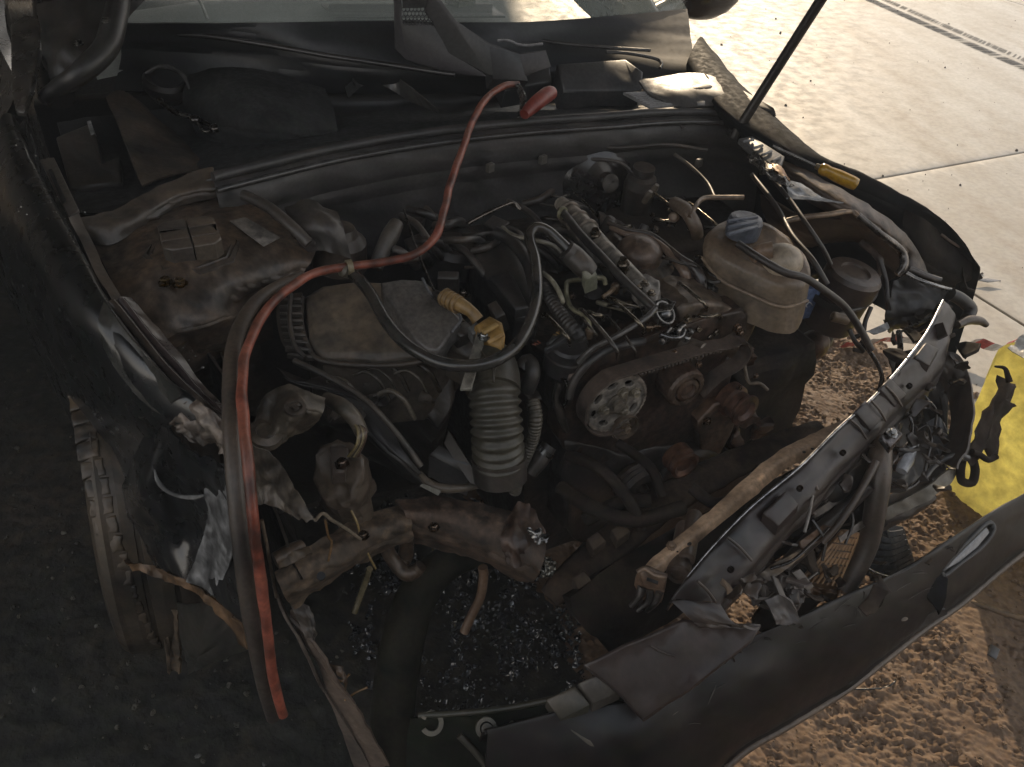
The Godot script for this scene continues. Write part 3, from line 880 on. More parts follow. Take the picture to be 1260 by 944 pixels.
	var hinge := put("bonnet_hinge", plate(W([12,30,1.06, 30,17,1.07, 48,20,1.07, 51,48,1.05, 38,105,1.01, 28,137,.985, 18,136,.985, 13,110,1.0]), 0.012, 0.004).refine(0.03), M.paint, car, Color(0.055, 0.054, 0.05), 0.15)
	put("hinge_arm", tube(W([148,-10,1.12, 140,30,1.09, 128,62,1.06, 96,92,1.03, 72,108,1.0, 55,120,.98]), [0.022, 0.024, 0.022, 0.018, 0.014], 10, 5), M.plastic, hinge, Color(0.022, 0.024, 0.024), 0.1)
	put("hinge_plate", patch([
		W([48,10,1.09, 90,-10,1.12, 140,-20,1.13, 190,-12,1.12]), W([52,60,1.04, 80,50,1.06, 120,35,1.07, 160,20,1.08]),
		W([60,100,1.0, 80,92,1.01, 104,88,1.02, 132,60,1.04])], 0.004, 6, 6, 0.014, 14.0), M.plastic, hinge, Color(0.026, 0.027, 0.026), 0.1)
	put("hinge_spring", tube(W([50,62,1.02, 60,85,1.01, 72,95,1.0, 90,108,.985, 98,95,1.0, 104,82,1.01]), 0.006, 8, 6), M.plastic, hinge, Color(0.05, 0.048, 0.045), 0.1)
	part_bolts([at(131, 28, 1.10), at(97, 55, 1.06)], 0.007, hinge, Color(0.3, 0.3, 0.28))


# ---------------------------------------------------------------- scuttle, windscreen and bulkhead
func cowl(car: Node3D) -> void:
	var seal := W([262,218,.95, 340,199,.95, 420,181,.952, 530,163,.955, 640,151,.957, 740,144,.957, 830,138,.955, 940,140,.95])
	var wall := put("bulkhead", patch([
		shift(seal, Vector3(0, -0.006, -0.012)), shift(seal, Vector3(0, -0.012, 0.016)), shift(seal, Vector3(0, -0.05, 0.03)),
		shift(seal, Vector3(0, -0.13, 0.03)), shift(seal, Vector3(0, -0.25, 0.05)), shift(seal, Vector3(0, -0.5, 0.06))], 0.004, 6, 5, 0.005, 9.0), M.plastic, car, Color(0.034, 0.033, 0.033), 0.22, 0.4, Color(0.12, 0.10, 0.085))
	put("vacuum_servo", lathe(at(742, 222, .83), Vector3(-0.05, 0.25, 1), [[0, -0.08], [0.085, -0.08], [0.095, -0.05], [0.095, -0.02], [0.08, 0.0], [0.05, 0.012], [0.022, 0.016], [0.02, 0.035], [0, 0.036]], 32), M.gloss, wall, Color(0.02, 0.02, 0.021), 0.15)
	put("fluid_bottle", lathe(at(790, 218, .85), Vector3(0, 1, 0.1), [[0.032, -0.08], [0.036, -0.02], [0.032, 0.0], [0.022, 0.006], [0.024, 0.01], [0.024, 0.024], [0, 0.026]], 22), M.plastic, wall, Color(0.035, 0.032, 0.03), 0.3)
	put("heat_shield", patch([W([520,205,.86, 580,196,.87, 640,188,.87, 690,186,.86]), W([525,228,.81, 585,222,.82, 640,214,.82, 690,212,.81]), W([530,252,.76, 588,248,.77, 640,240,.77, 690,238,.76])], 0.003, 6, 6, 0.012, 26.0), M.alloy, wall, Color(0.07, 0.062, 0.056), 0.35)
	for q in [[300,228,.90, 380,212,.89, 470,200,.885, 560,190,.885, 640,184,.88, 720,190,.86], [420,215,.87, 500,206,.865, 600,198,.865, 680,200,.85], [640,175,.91, 700,178,.90, 760,182,.90, 820,178,.91, 870,185,.90], [700,200,.86, 730,196,.88, 762,200,.88, 780,214,.86], [830,190,.90, 850,205,.89, 870,225,.88, 880,245,.88]]:
		put("bulkhead_pipe", tube(W(q), [0.004, 0.0055, 0.0045][q.size() % 3], 8, 6), M.rubber, wall, Color(0.045, 0.042, 0.04), 0.25)
	for q in [[350,225],[452,208],[545,202],[603,206],[668,196],[712,182],[764,184],[836,176],[860,200]]:
		put("pipe_clip", box(at(q[0], q[1], .89), Vector3(0.016, 0.018, 0.010), Vector3(0, 20, 0), 0.002), M.plastic, wall, Color(0.10, 0.095, 0.085), 0.25)
	put("rubber_seal", tube(seal, 0.0095, 10, 7), M.rubber, wall, Color(0.035, 0.036, 0.037), 0.1)
	put("seal_flange", tube(shift(seal, Vector3(0, -0.012, 0.028)), 0.006, 8, 7), M.gloss, wall, Color(0.05, 0.05, 0.05), 0.1)
	put("scuttle_tray", patch([
		W([70,150,.90, 160,140,.89, 280,120,.89, 420,112,.89, 560,112,.89, 700,110,.90, 850,110,.92]),
		W([90,215,.86, 180,180,.85, 290,155,.85, 420,142,.85, 560,135,.86, 700,128,.88, 860,125,.91]),
		W([110,262,.88, 200,235,.87, 290,195,.90, 420,172,.91, 550,154,.92, 700,142,.93, 880,136,.93]),
		shift(seal.slice(0, 7), Vector3(0, -0.012, -0.012))], 0.004, 5, 5, 0.012, 7.0), M.plastic, car, Color(0.02, 0.021, 0.022), 0.12, 0.4, Color(0.1, 0.095, 0.09))
	put("cowl_panel", patch([
		W([110,28,1.035, 300,28,1.045, 480,26,1.05, 650,27,1.05, 845,12,1.04]),
		W([130,46,1.0, 300,48,1.01, 480,58,1.01, 650,52,1.01, 850,48,1.0]),
		W([150,62,.965, 300,72,.965, 480,88,.965, 650,84,.965, 856,80,.97]),
		W([140,112,.90, 300,112,.90, 480,114,.90, 650,112,.91, 860,105,.94])], 0.005, 6, 6, 0.006, 6.0), M.plastic, car, Color(0.022, 0.024, 0.026), 0.12, 0.3, Color(0.1, 0.1, 0.1))
	put("cowl_lip", tube(W([150,40,1.01, 240,43,1.015, 320,54,1.01, 400,68,1.0, 480,80,.99, 560,92,.985]), 0.006, 8, 6), M.gloss, car, Color(0.03, 0.032, 0.034), 0.08)
	put("cowl_lip", tube(W([560,48,1.02, 620,42,1.02, 680,52,1.01, 740,58,1.01, 800,62,1.0]), 0.004, 8, 6), M.gloss, car, Color(0.06, 0.06, 0.06), 0.08)
	var ws := put("windscreen", patch([
		W([112,26,1.04, 300,26,1.05, 480,24,1.055, 650,25,1.055, 845,10,1.045]),
		shift(W([112,26,1.04, 300,26,1.05, 480,24,1.055, 650,25,1.055, 845,10,1.045]), Vector3(0, 0.16, -0.34)),
		shift(W([130,26,1.04, 300,26,1.05, 480,24,1.055, 650,25,1.055, 820,10,1.045]), Vector3(0, 0.30, -0.72))], 0.004, 5, 3), glass(), car, Color.WHITE, 0.0, 0.0)
	ws.set_meta("label", "lower part of the clear windscreen above the scuttle")
	var dash := put("dashboard", patch([
		[Vector3(-0.66, 0.93, -0.60), Vector3(-0.3, 0.95, -0.68), Vector3(0.05, 0.955, -0.70), Vector3(0.4, 0.95, -0.68), Vector3(0.66, 0.93, -0.58)],
		[Vector3(-0.66, 0.955, -0.72), Vector3(-0.3, 0.972, -0.80), Vector3(0.05, 0.975, -0.82), Vector3(0.4, 0.975, -0.80), Vector3(0.66, 0.96, -0.72)],
		[Vector3(-0.66, 0.96, -0.95), Vector3(-0.3, 0.985, -0.98), Vector3(0.05, 0.99, -1.0), Vector3(0.4, 1.02, -0.98), Vector3(0.66, 0.98, -0.95)],
		[Vector3(-0.66, 0.85, -1.15), Vector3(-0.3, 0.86, -1.2), Vector3(0.05, 0.86, -1.22), Vector3(0.4, 0.95, -1.2), Vector3(0.66, 0.85, -1.15)]], 0.01, 8, 6, 0.002, 10.0), M.smooth, car, Color(0.36, 0.385, 0.37), 0.1, 0.1, Color(0.25, 0.25, 0.23))
	var vent := put("defrost_vent", plate(W([395,4,.992, 410,20,.988, 622,19,.988, 600,3,.993]), 0.006, 0.002), M.plastic, dash, Color(0.05, 0.055, 0.055), 0.1)
	for i in 9:
		put("vent_slat", bar(at(404, 5 + i * 1.7, .9945 - 0.0005 * i), at(606, 5 + i * 1.6, .9945 - 0.0005 * i), 0.006, 0.004), M.plastic, vent, Color(0.11, 0.12, 0.12), 0.1)
	put("dash_fold", tube(W([240,-8,1.0, 248,6,.995, 255,24,.985]), 0.004, 6, 5), M.plastic, dash, Color(0.4, 0.42, 0.4), 0.0)
	put("mount_block", box(at(566, 2, 1.0) + Vector3(0, 0.02, 0), Vector3(0.06, 0.05, 0.06), Vector3(0, 20, 0), 0.01), M.plastic, dash, Color(0.16, 0.17, 0.14), 0.1)
	# lumps of the scuttle: filter cover, duct arcs, wiper linkage, relay box
	put("filter_cover", patch([
		W([232,92,.93, 262,84,.95, 300,84,.95, 345,92,.94, 400,110,.92]), W([225,120,.91, 265,112,.95, 310,112,.955, 355,120,.94, 410,135,.91]),
		W([235,150,.87, 275,148,.92, 320,150,.93, 365,155,.92, 415,160,.89]), W([245,170,.85, 285,178,.87, 330,180,.88, 370,176,.88, 420,170,.86])], 0.004, 6, 6, 0.004, 6.0), M.matte, car, Color(0.03, 0.031, 0.031), 0.2, 0.2, Color(0.1, 0.1, 0.095))
	put("duct_ring", tube(W([178,90,.945, 195,82,.955, 212,84,.955, 226,94,.945, 233,110,.925]), [0.004, 0.006, 0.006, 0.005, 0.003], 8, 7), M.gloss, car, Color(0.10, 0.10, 0.10), 0.05)
	put("duct_mouth", lathe(at(205, 108, .90), Vector3(0.1, 1, 0.3), [[0.03, 0.02], [0.045, 0.03], [0.052, 0.02], [0.05, 0.0], [0.03, -0.03], [0, -0.03]], 24), M.plastic, car, Color(0.02, 0.02, 0.021), 0.1)
	put("trim_arc", patch([
		W([424,108,.93, 438,92,.95, 455,82,.96, 478,88,.955, 505,106,.94, 540,135,.915]), W([428,122,.90, 442,108,.92, 460,102,.93, 480,110,.92, 505,124,.90, 538,138,.90])], 0.002, 7, 4, 0.003, 20.0), M.gloss, car, Color(0.05, 0.052, 0.052), 0.12)
	var relay := put("relay_box", prism(W([68,168,.90, 112,150,.905, 118,165,.90, 125,200,.885, 146,190,.885, 150,222,.87, 86,232,.87]), Vector3(0.01, -0.09, 0), 0.006).refine(0.05), M.plastic, car, Color(0.032, 0.031, 0.03), 0.15)
	put("label", plate(shift(W([107,151,.907, 112,150,.907, 117,166,.90, 112,168,.90]), Vector3(0, 0.003, 0)), 0.001, 0.0003), M.dirty, relay, Color(0.4, 0.4, 0.38), 0.05)
	put("scuttle_side", patch([W([130,120,.93, 150,165,.92, 165,205,.91, 175,228,.90]), W([152,112,.92, 180,150,.90, 195,185,.89, 215,215,.89]), W([200,150,.86, 225,170,.86, 240,190,.87, 258,208,.89])], 0.004, 5, 5, 0.005, 8.0), M.matte, car, Color(0.034, 0.032, 0.03), 0.2)
	var wiper := put("wiper_linkage", tube(W([195,122,.905, 215,138,.90, 240,146,.895, 262,156,.89]), 0.006, 8, 5), M.steel, car, Color(0.14, 0.13, 0.12), 0.3)
	put("link_joint", ball(at(240, 147, .90), Vector3(0.012, 0.009, 0.012)), M.steel, wiper, Color(0.2, 0.19, 0.18), 0.2)
	put("link_joint", ball(at(266, 158, .895), Vector3(0.015, 0.010, 0.013)), M.steel, wiper, Color(0.16, 0.15, 0.14), 0.2)
	put("link_rod", tube(W([240,147,.90, 252,162,.89, 270,155,.895, 288,153,.895]), 0.0035, 8, 5), M.steel, wiper, Color(0.25, 0.24, 0.22), 0.2)
	put("wiring_channel", patch([
		W([88,268,.93, 130,262,.93, 175,240,.93, 205,226,.935, 262,205,.945]), W([96,282,.915, 135,280,.92, 180,258,.925, 215,240,.93, 266,228,.935]), W([104,300,.89, 140,300,.90, 185,272,.905, 222,252,.91, 268,242,.915])], 0.006, 6, 5, 0.006, 22.0), M.plastic, car, Color(0.055, 0.05, 0.045), 0.35)
	put("hose", tube(W([300,240,.93, 330,255,.93, 360,280,.92, 380,300,.90]), 0.010, 10, 5), M.rubber, car, Color(0.04, 0.037, 0.035), 0.2)
	put("strut_cover", patch([W([350,255,.92, 385,248,.93, 415,262,.92]), W([360,285,.90, 395,278,.92, 425,290,.90]), W([372,310,.86, 400,308,.88, 432,318,.86])], 0.004, 5, 5, 0.012, 14.0), M.plastic, car, Color(0.045, 0.042, 0.04), 0.2)
	# broken trim lying at the far side of the scuttle
	put("duct_box", prism(W([686,78,.985, 770,72,.985, 792,88,.97, 790,112,.94, 694,112,.94]), Vector3(0, -0.06, -0.02), 0.006).refine(0.05), M.plastic, car, Color(0.06, 0.062, 0.065), 0.12)
	put("duct_box", prism(W([600,62,1.0, 672,52,1.0, 680,100,.95, 622,110,.94]), Vector3(0, -0.05, -0.02), 0.006).refine(0.05), M.plastic, car, Color(0.022, 0.024, 0.026), 0.08)
	put("cover_lip", tube(W([746,64,1.005, 775,66,1.0, 806,72,.99, 814,78,.985, 812,84,.98]), 0.004, 8, 5), M.gloss, car, Color(0.07, 0.07, 0.07), 0.05)

func glass() -> StandardMaterial3D:
	var g := StandardMaterial3D.new()
	g.albedo_color = Color(0.9, 0.95, 0.93, 0.12)
	g.transparency = BaseMaterial3D.TRANSPARENCY_ALPHA
	g.roughness = 0.03
	return g


# ---------------------------------------------------------------- engine bay
func ring(c: Vector3, axis: Vector3, r: float, thick: float, width: float, from := 0.0, to := 360.0) -> MB:
	axis = axis.normalized()
	var s := axis.cross(Vector3.UP if absf(axis.y) < 0.9 else Vector3.RIGHT).normalized()
	var u := axis.cross(s)
	var rows := [[], [], [], [], []]
	var n := 30
	for i in n + 1:
		var a := deg_to_rad(lerpf(from, to, float(i) / n))
		var d := s * cos(a) + u * sin(a)
		rows[0].append(c + d * (r - thick) - axis * width / 2)
		rows[1].append(c + d * r - axis * width / 2)
		rows[2].append(c + d * r + axis * width / 2)
		rows[3].append(c + d * (r - thick) + axis * width / 2)
		rows[4].append(c + d * (r - thick) - axis * width / 2)
	var m := MB.new()
	for j in 4:
		for i in n:
			m.quad(rows[j][i], rows[j][i + 1], rows[j + 1][i + 1], rows[j + 1][i], j)
	return m

# a wheel face pierced by a ring of slots, cut into sectors that meet in the middle of the slots
func pierced(c: Vector3, r_in: float, r_out: float, holes: int, rc: float, rr: float, rt: float, z: float, thick: float) -> MB:
	var m := MB.new()
	for i in holes:
		var a0 := TAU * i / holes + 0.3
		var a1 := TAU * (i + 1) / holes + 0.3
		var p := []
		for k in 7:
			p.append(Vector2.from_angle(lerpf(a0, a1, k / 6.0)) * r_out)
		for k in 7:                                         # inward along the far slot's near half
			var t := PI * k / 6.0
			p.append(Vector2.from_angle(a1) * (rc + rr * cos(t)) - Vector2.from_angle(a1 + PI / 2) * rt * sin(t))
		for k in 4:
			p.append(Vector2.from_angle(lerpf(a1, a0, k / 3.0)) * r_in)
		for k in 7:
			var t := PI - PI * k / 6.0
			p.append(Vector2.from_angle(a0) * (rc + rr * cos(t)) + Vector2.from_angle(a0 + PI / 2) * rt * sin(t))
		var q := []
		for v in p:
			q.append(c + Vector3(v.x, v.y, z))
		m.join(prism(q, Vector3(0, 0, -thick), 0.0006))
	return m

func engine(car: Node3D) -> void:
	var eng := put("engine_block", box(Vector3(0.08, 0.46, 0.23), Vector3(0.34, 0.44, 0.56), Vector3.ZERO, 0.01).refine(0.06).warp(noise_a, 0.012, 9.0), M.alloy, car, Color(0.035, 0.03, 0.027), 0.3)
	put("cylinder_head", box(Vector3(0.06, 0.715, 0.26), Vector3(0.26, 0.09, 0.56), Vector3.ZERO, 0.012).refine(0.05).warp(noise_a, 0.01, 14.0), M.alloy, eng, Color(0.03, 0.027, 0.025), 0.25)
	put("gearbox", box(Vector3(0.02, 0.42, -0.12), Vector3(0.36, 0.36, 0.3), Vector3.ZERO, 0.02), M.alloy, eng, Color(0.03, 0.027, 0.025), 0.3)
	put("sump", prism([Vector3(-0.06, 0.26, -0.0), Vector3(0.24, 0.26, -0.0), Vector3(0.24, 0.26, 0.36), Vector3(-0.06, 0.26, 0.36)], Vector3(0, -0.1, 0), 0.01, 0.85), M.alloy, eng, Color(0.03, 0.027, 0.025), 0.3)

	# ---- timing drive on the front of the engine, in an upright plane across the car
	var z := 0.60
	put("timing_backplate", prism([Vector3(-0.06, 0.62, 0.565), Vector3(-0.055, 0.76, 0.565), Vector3(0.02, 0.80, 0.565), Vector3(0.28, 0.815, 0.565), Vector3(0.33, 0.77, 0.565), Vector3(0.30, 0.6, 0.565), Vector3(0.22, 0.42, 0.565), Vector3(0.06, 0.40, 0.565)], Vector3(0, 0, -0.05), 0.006).refine(0.04).warp(noise_a, 0.006, 16.0), M.alloy, eng, Color(0.055, 0.042, 0.034), 0.35, 0.5, Color(0.20, 0.095, 0.05))
	var cc := atz(756, 494, z)
	var cr := 0.059
	var cam := put("cam_pulley", pierced(Vector3(cc.x, cc.y, 0), 0.020, cr - 0.003, 8, cr * 0.72, 0.0065, 0.0105, z + 0.006, 0.008), M.alloy, eng, Color(0.33, 0.305, 0.27), 0.2, 0.4)
	put("toothed_rim", lathe(Vector3(cc.x, cc.y, z), Vector3(0, 0, 1), [[cr - 0.005, 0.008], [cr, 0.008], [cr, -0.014], [cr - 0.005, -0.014]], 84, true, 0.016), M.alloy, cam, Color(0.30, 0.26, 0.22), 0.25)
	put("pulley_back", lathe(Vector3(cc.x, cc.y, z - 0.012), Vector3(0, 0, 1), [[0, 0], [cr - 0.004, 0], [cr - 0.004, -0.003], [0, -0.003]], 32), M.alloy, cam, Color(0.02, 0.018, 0.016), 0.1)
	put("hub", lathe(Vector3(cc.x, cc.y, z), Vector3(0, 0, 1), [[0.021, 0.0], [0.021, 0.009], [0.017, 0.011], [0.011, 0.011], [0.011, 0.017], [0, 0.017]], 24), M.alloy, cam, Color(0.16, 0.145, 0.12), 0.25)
	for a in [70.0, 190.0, 310.0, 25.0]:
		var d := Vector3(cos(deg_to_rad(a)), sin(deg_to_rad(a)), 0) * (0.024 if a != 25.0 else 0.037)
		put("bolt", bolt(Vector3(cc.x, cc.y, z + 0.006) + d, Vector3(0, 0, 1), 0.0075), M.alloy, cam, Color(0.27, 0.24, 0.18), 0.2)
	# belt: a ribbon round the outside of the wheels
	var path := []
	for k in 12:
		var a := deg_to_rad(288.0 - k * 17.0)
		path.append(Vector2(cc.x, cc.y) + Vector2.from_angle(a) * (cr + 0.006))
	var e0 := atz(900, 436, z)
	path.append_array([Vector2(0.11, cc.y + 0.069), Vector2(0.19, cc.y + 0.071), Vector2(e0.x - 0.02, e0.y + 0.028)])
	for k in 6:
		path.append(Vector2(e0.x, e0.y) + Vector2.from_angle(deg_to_rad(85.0 - k * 32.0)) * 0.034)
	path.append_array([Vector2(e0.x - 0.02, e0.y - 0.045), Vector2(e0.x - 0.05, e0.y - 0.075)])
	var rows := [[], [], [], []]
	for i in path.size():
		var q: Vector2 = path[i]
		var t: Vector2 = (path[mini(i + 1, path.size() - 1)] - path[maxi(i - 1, 0)]).normalized()
		var o := Vector2(-t.y, t.x) * 0.0035
		rows[0].append(Vector3(q.x, q.y, z - 0.016)); rows[1].append(Vector3(q.x, q.y, z + 0.015))
		rows[2].append(Vector3(q.x - o.x, q.y - o.y, z + 0.015)); rows[3].append(Vector3(q.x - o.x, q.y - o.y, z - 0.016))
	for r in 4:
		rows[r] = smooth(rows[r], 3)
	var bm := MB.new()
	for i in rows[0].size() - 1:
		for r in 4:
			bm.quad(rows[r][i], rows[r][i + 1], rows[(r + 1) % 4][i + 1], rows[(r + 1) % 4][i], r)
	var belt := put("timing_belt", bm.refine(0.012), M.rubber, eng, Color(0.07, 0.055, 0.047), 0.4, 0.4, Color(0.13, 0.09, 0.065))
	var tm := MB.new()
	for k in 26:
		var f := k / 25.0
		var px := lerpf(cc.x + 0.035, e0.x - 0.01, f)
		var py := lerpf(cc.y + 0.0615, e0.y + 0.0245, f)
		if f < 0.75:
			py = cc.y + lerpf(0.0595, 0.0665, f / 0.75)
		else:
			py = lerpf(cc.y + 0.0665, e0.y + 0.026, (f - 0.75) / 0.25)
		tm.join(box(Vector3(px, py - 0.001, z), Vector3(0.0042, 0.005, 0.03), Vector3.ZERO, 0.001))
	tag(put("belt_teeth", tm, M.rubber, belt, Color(0.05, 0.04, 0.033), 0.3), "", "", "", "stuff")
	var ic := atz(770, 527, z + 0.01)
	var idler := put("idler_pulley", lathe(Vector3(ic.x, ic.y, z - 0.01), Vector3(0, 0, 1), [[0, -0.01], [0.027, -0.01], [0.0285, 0.0], [0.027, 0.022], [0.0245, 0.022], [0.0235, 0.013], [0.012, 0.013], [0.011, 0.020], [0, 0.020]], 32), M.alloy, eng, Color(0.15, 0.115, 0.085), 0.3)
	put("bolt", bolt(Vector3(ic.x, ic.y, z + 0.01), Vector3(0, 0, 1), 0.007), M.alloy, idler, Color(0.2, 0.15, 0.1), 0.2)
	var pc := atz(846, 480, z + 0.01)
	var pump := put("pump_sprocket", lathe(Vector3(pc.x, pc.y, z - 0.045), Vector3(0, 0, 1), [[0.036, 0.0], [0.037, 0.002], [0.037, 0.05], [0.034, 0.055], [0.026, 0.056], [0.024, 0.046], [0.014, 0.044], [0.013, 0.052], [0, 0.053]], 44, true, 0.03), M.alloy, eng, Color(0.11, 0.085, 0.065), 0.35, 0.5, Color(0.20, 0.095, 0.05))
	put("hub", lathe(Vector3(pc.x, pc.y, z + 0.0), Vector3(0, 0, 1), [[0.024, 0], [0.022, 0.012], [0.016, 0.014], [0.014, 0.008], [0, 0.008]], 24), M.alloy, pump, Color(0.13, 0.08, 0.055), 0.3)
	put("tensioner_arm", prism(WZ([860,520,.59, 880,500,.59, 905,490,.59, 915,505,.59, 895,545,.59, 868,585,.59, 842,600,.59, 840,582,.59, 862,555,.59]), Vector3(0, 0, -0.03), 0.005).refine(0.025).warp(noise_b, 0.005, 20.0), M.alloy, eng, Color(0.10, 0.07, 0.048), 0.35, 0.5, Color(0.20, 0.095, 0.05))
	put("crank_pulley", lathe(atz(842, 572, .63), Vector3(0, 0, 1), [[0, -0.03], [0.03, -0.03], [0.03, -0.012], [0.026, -0.01], [0.026, -0.004], [0.03, -0.002], [0.03, 0.004], [0.024, 0.006], [0.016, 0.0], [0, 0.0]], 32), M.alloy, eng, Color(0.15, 0.075, 0.045), 0.25, 0.5, Color(0.20, 0.095, 0.05))
	put("alternator_pulley", lathe(atz(918, 506, .62), Vector3(0.15, 0, 1), [[0, -0.05], [0.034, -0.05], [0.034, -0.03], [0.028, -0.026], [0.028, -0.01], [0.033, -0.006], [0.033, 0.0], [0.022, 0.002], [0.016, -0.006], [0, -0.006]], 32), M.alloy, eng, Color(0.13, 0.07, 0.05), 0.25, 0.5, Color(0.20, 0.095, 0.05))
	put("engine_mount", prism(WZ([845,560,.60, 900,560,.60, 925,585,.60, 905,620,.60, 860,640,.60, 800,640,.60, 790,610,.60]), Vector3(0, 0, -0.08), 0.01).refine(0.04).warp(noise_a, 0.012, 11.0), M.alloy, eng, Color(0.028, 0.022, 0.02), 0.25)
	put("lower_casing", prism(WZ([700,545,.57, 760,560,.57, 850,545,.57, 900,600,.57, 880,680,.57, 760,700,.57, 690,650,.57]), Vector3(0, 0, -0.2), 0.01).refine(0.04).warp(noise_a, 0.02, 9.0), M.plastic, eng, Color(0.022, 0.02, 0.02), 0.2)
	put("pump_housing", prism(WZ([836,384,.56, 852,374,.56, 890,372,.56, 910,386,.56, 908,404,.56, 884,424,.56, 858,424,.56, 838,405,.56]), Vector3(0, 0, -0.09), 0.008).refine(0.02).warp(noise_b, 0.006, 24.0), M.alloy, eng, Color(0.20, 0.15, 0.11), 0.4)
	for p in [[858,404],[872,414],[880,408],[846,392]]:
		put("bolt", bolt(atz(p[0], p[1], .562), Vector3(0, 0.2, 1), 0.006), M.steel, eng, Color(0.3, 0.25, 0.19), 0.3)
	var stub := put("pipe_stub", lathe(atz(852, 428, .58), Vector3(0.45, 0.1, 1), [[0.016, -0.03], [0.016, 0.02], [0.013, 0.022], [0.012, 0.0], [0, 0.0]], 20), M.alloy, eng, Color(0.16, 0.13, 0.105), 0.3)
	var sensor := put("sensor", lathe(at(874, 372, .79), Vector3(0.1, 1, -0.1), [[0.018, -0.01], [0.018, 0.006], [0.012, 0.010], [0.011, 0.016], [0.0125, 0.018], [0.0125, 0.034], [0.008, 0.036], [0.007, 0.046], [0, 0.047]], 12), M.steel, eng, Color(0.30, 0.29, 0.275), 0.15)
	put("sensor_base", lathe(at(871, 380, .775), Vector3(0.1, 1, -0.1), [[0.024, -0.01], [0.024, 0.005], [0.018, 0.009], [0, 0.009]], 20), M.alloy, sensor, Color(0.07, 0.06, 0.05), 0.3)
	put("capillary", tube(W([880,380,.80, 890,395,.78, 905,420,.74, 915,445,.72, 921,470,.70, 935,472,.70, 945,480,.69]), 0.0032, 8, 6), M.alloy, eng, Color(0.2, 0.15, 0.105), 0.3)

	# ---- cam cover, rail and clips along the top
	var railp := W([690,250,.865, 712,272,.865, 740,302,.86, 768,330,.855, 790,350,.85])
	var rl := put("fuel_rail", tube(railp, [0.014, 0.020, 0.017, 0.016, 0.013], 12, 6), M.alloy, eng, Color(0.46, 0.41, 0.34), 0.25, 0.4)
	for i in 3:
		put("rail_collar", lathe(at(700 + 11 * i, 262 + 11 * i, .865), at(720, 280, .865) - at(700, 258, .865), [[0.019, -0.003], [0.024, -0.003], [0.024, 0.003], [0.019, 0.003]], 18), M.alloy, rl, Color(0.40, 0.34, 0.28), 0.3)
	for p in [[733,292],[767,328]]:
		put("rail_union", lathe(at(p[0], p[1], .87), Vector3(-0.3, 1, 0.2), [[0.011, -0.01], [0.011, 0.010], [0.008, 0.012], [0.007, 0.020], [0, 0.020]], 6), M.steel, rl, Color(0.32, 0.26, 0.19), 0.3)
	put("cam_cover", patch([
		W([735,262,.82, 770,276,.82, 800,300,.82, 830,330,.80]), W([745,290,.84, 772,305,.845, 800,325,.84, 822,345,.82]), W([752,318,.83, 775,335,.83, 796,352,.83, 812,372,.81])], 0.006, 5, 5, 0.010, 25.0), M.alloy, eng, Color(0.14, 0.115, 0.092), 0.35)
	var acc := put("accumulator", ball(at(787, 312, .845), Vector3(0.042, 0.032, 0.048), 20), M.alloy, eng, Color(0.20, 0.135, 0.10), 0.35)
	var clip := put("rail_bracket", prism(W([778,342,.862, 795,336,.865, 812,345,.86, 815,358,.855, 806,372,.85, 792,366,.852, 784,352,.858]), Vector3(0, -0.03, 0), 0.004).refine(0.012).warp(noise_b, 0.004, 40.0), M.alloy, eng, Color(0.50, 0.46, 0.41), 0.2)
	part_bolts([at(793, 350, .868), at(801, 362, .865), at(786, 356, .862)], 0.0055, clip, Color(0.38, 0.34, 0.28))
	put("clip_ear", plate(W([800,372,.855, 818,366,.86, 832,372,.858, 826,382,.85, 808,384,.85]), 0.003, 0.001), M.steel, clip, Color(0.30, 0.29, 0.27), 0.2)
	var rg := put("hose_clamp", ring(at(816, 386, .845), Vector3(0.25, 0.75, 0.55), 0.021, 0.003, 0.012), M.steel, eng, Color(0.34, 0.33, 0.31), 0.15)
	put("thermostat_ball", ball(at(816, 386, .838), Vector3(0.016, 0.014, 0.016)), M.steel, rg, Color(0.2, 0.2, 0.2), 0.1)
	for i in 5:
		put("fitting", lathe(at([805, 822, 836, 818, 846][i], [402, 410, 404, 418, 412][i], .82 - 0.004 * i), Vector3([1, 0.6, 1, -1, 0.2][i], [0.3, 1, 0.2, 0.2, 1][i], [0.5, 0, -0.4, 0.6, 0.3][i]), [[0.006, -0.014], [0.009, -0.013], [0.009, -0.002], [0.006, 0.0], [0.006, 0.012], [0.0, 0.013]], 10), M.steel, eng, [Color(0.35, 0.24, 0.16), Color(0.3, 0.3, 0.3), Color(0.36, 0.35, 0.34), Color(0.26, 0.25, 0.25), Color(0.3, 0.29, 0.27)][i], 0.2)
	put("bleed_pipe", tube(W([812,412,.82, 826,416,.815, 838,414,.815, 842,406,.82]), 0.0045, 8, 5), M.steel, eng, Color(0.3, 0.3, 0.3), 0.1)
	# pipes on the far side of the head
	put("coolant_pipe", tube(W([752,280,.855, 770,288,.86, 790,290,.86, 808,298,.86, 826,314,.855, 842,334,.845, 845,352,.82]), [0.006, 0.0055, 0.0055, 0.006, 0.008, 0.010, 0.010], 10, 6), M.cable, eng, Color(0.22, 0.15, 0.11), 0.3)
	put("coolant_pipe", tube(W([748,275,.86, 775,283,.865, 800,288,.865, 820,302,.86, 838,318,.86, 856,332,.85, 864,350,.83, 860,368,.80]), [0.004, 0.004, 0.0045, 0.005, 0.007, 0.010, 0.012, 0.011], 10, 6), M.cable, eng, Color(0.045, 0.038, 0.036), 0.2)
	put("hose_joint", lathe(at(751, 272, .86), Vector3(0.4, 0.9, 0.1), [[0.012, -0.02], [0.012, 0.004], [0.008, 0.008], [0, 0.008]], 14), M.plastic, eng, BLACK, 0.2)
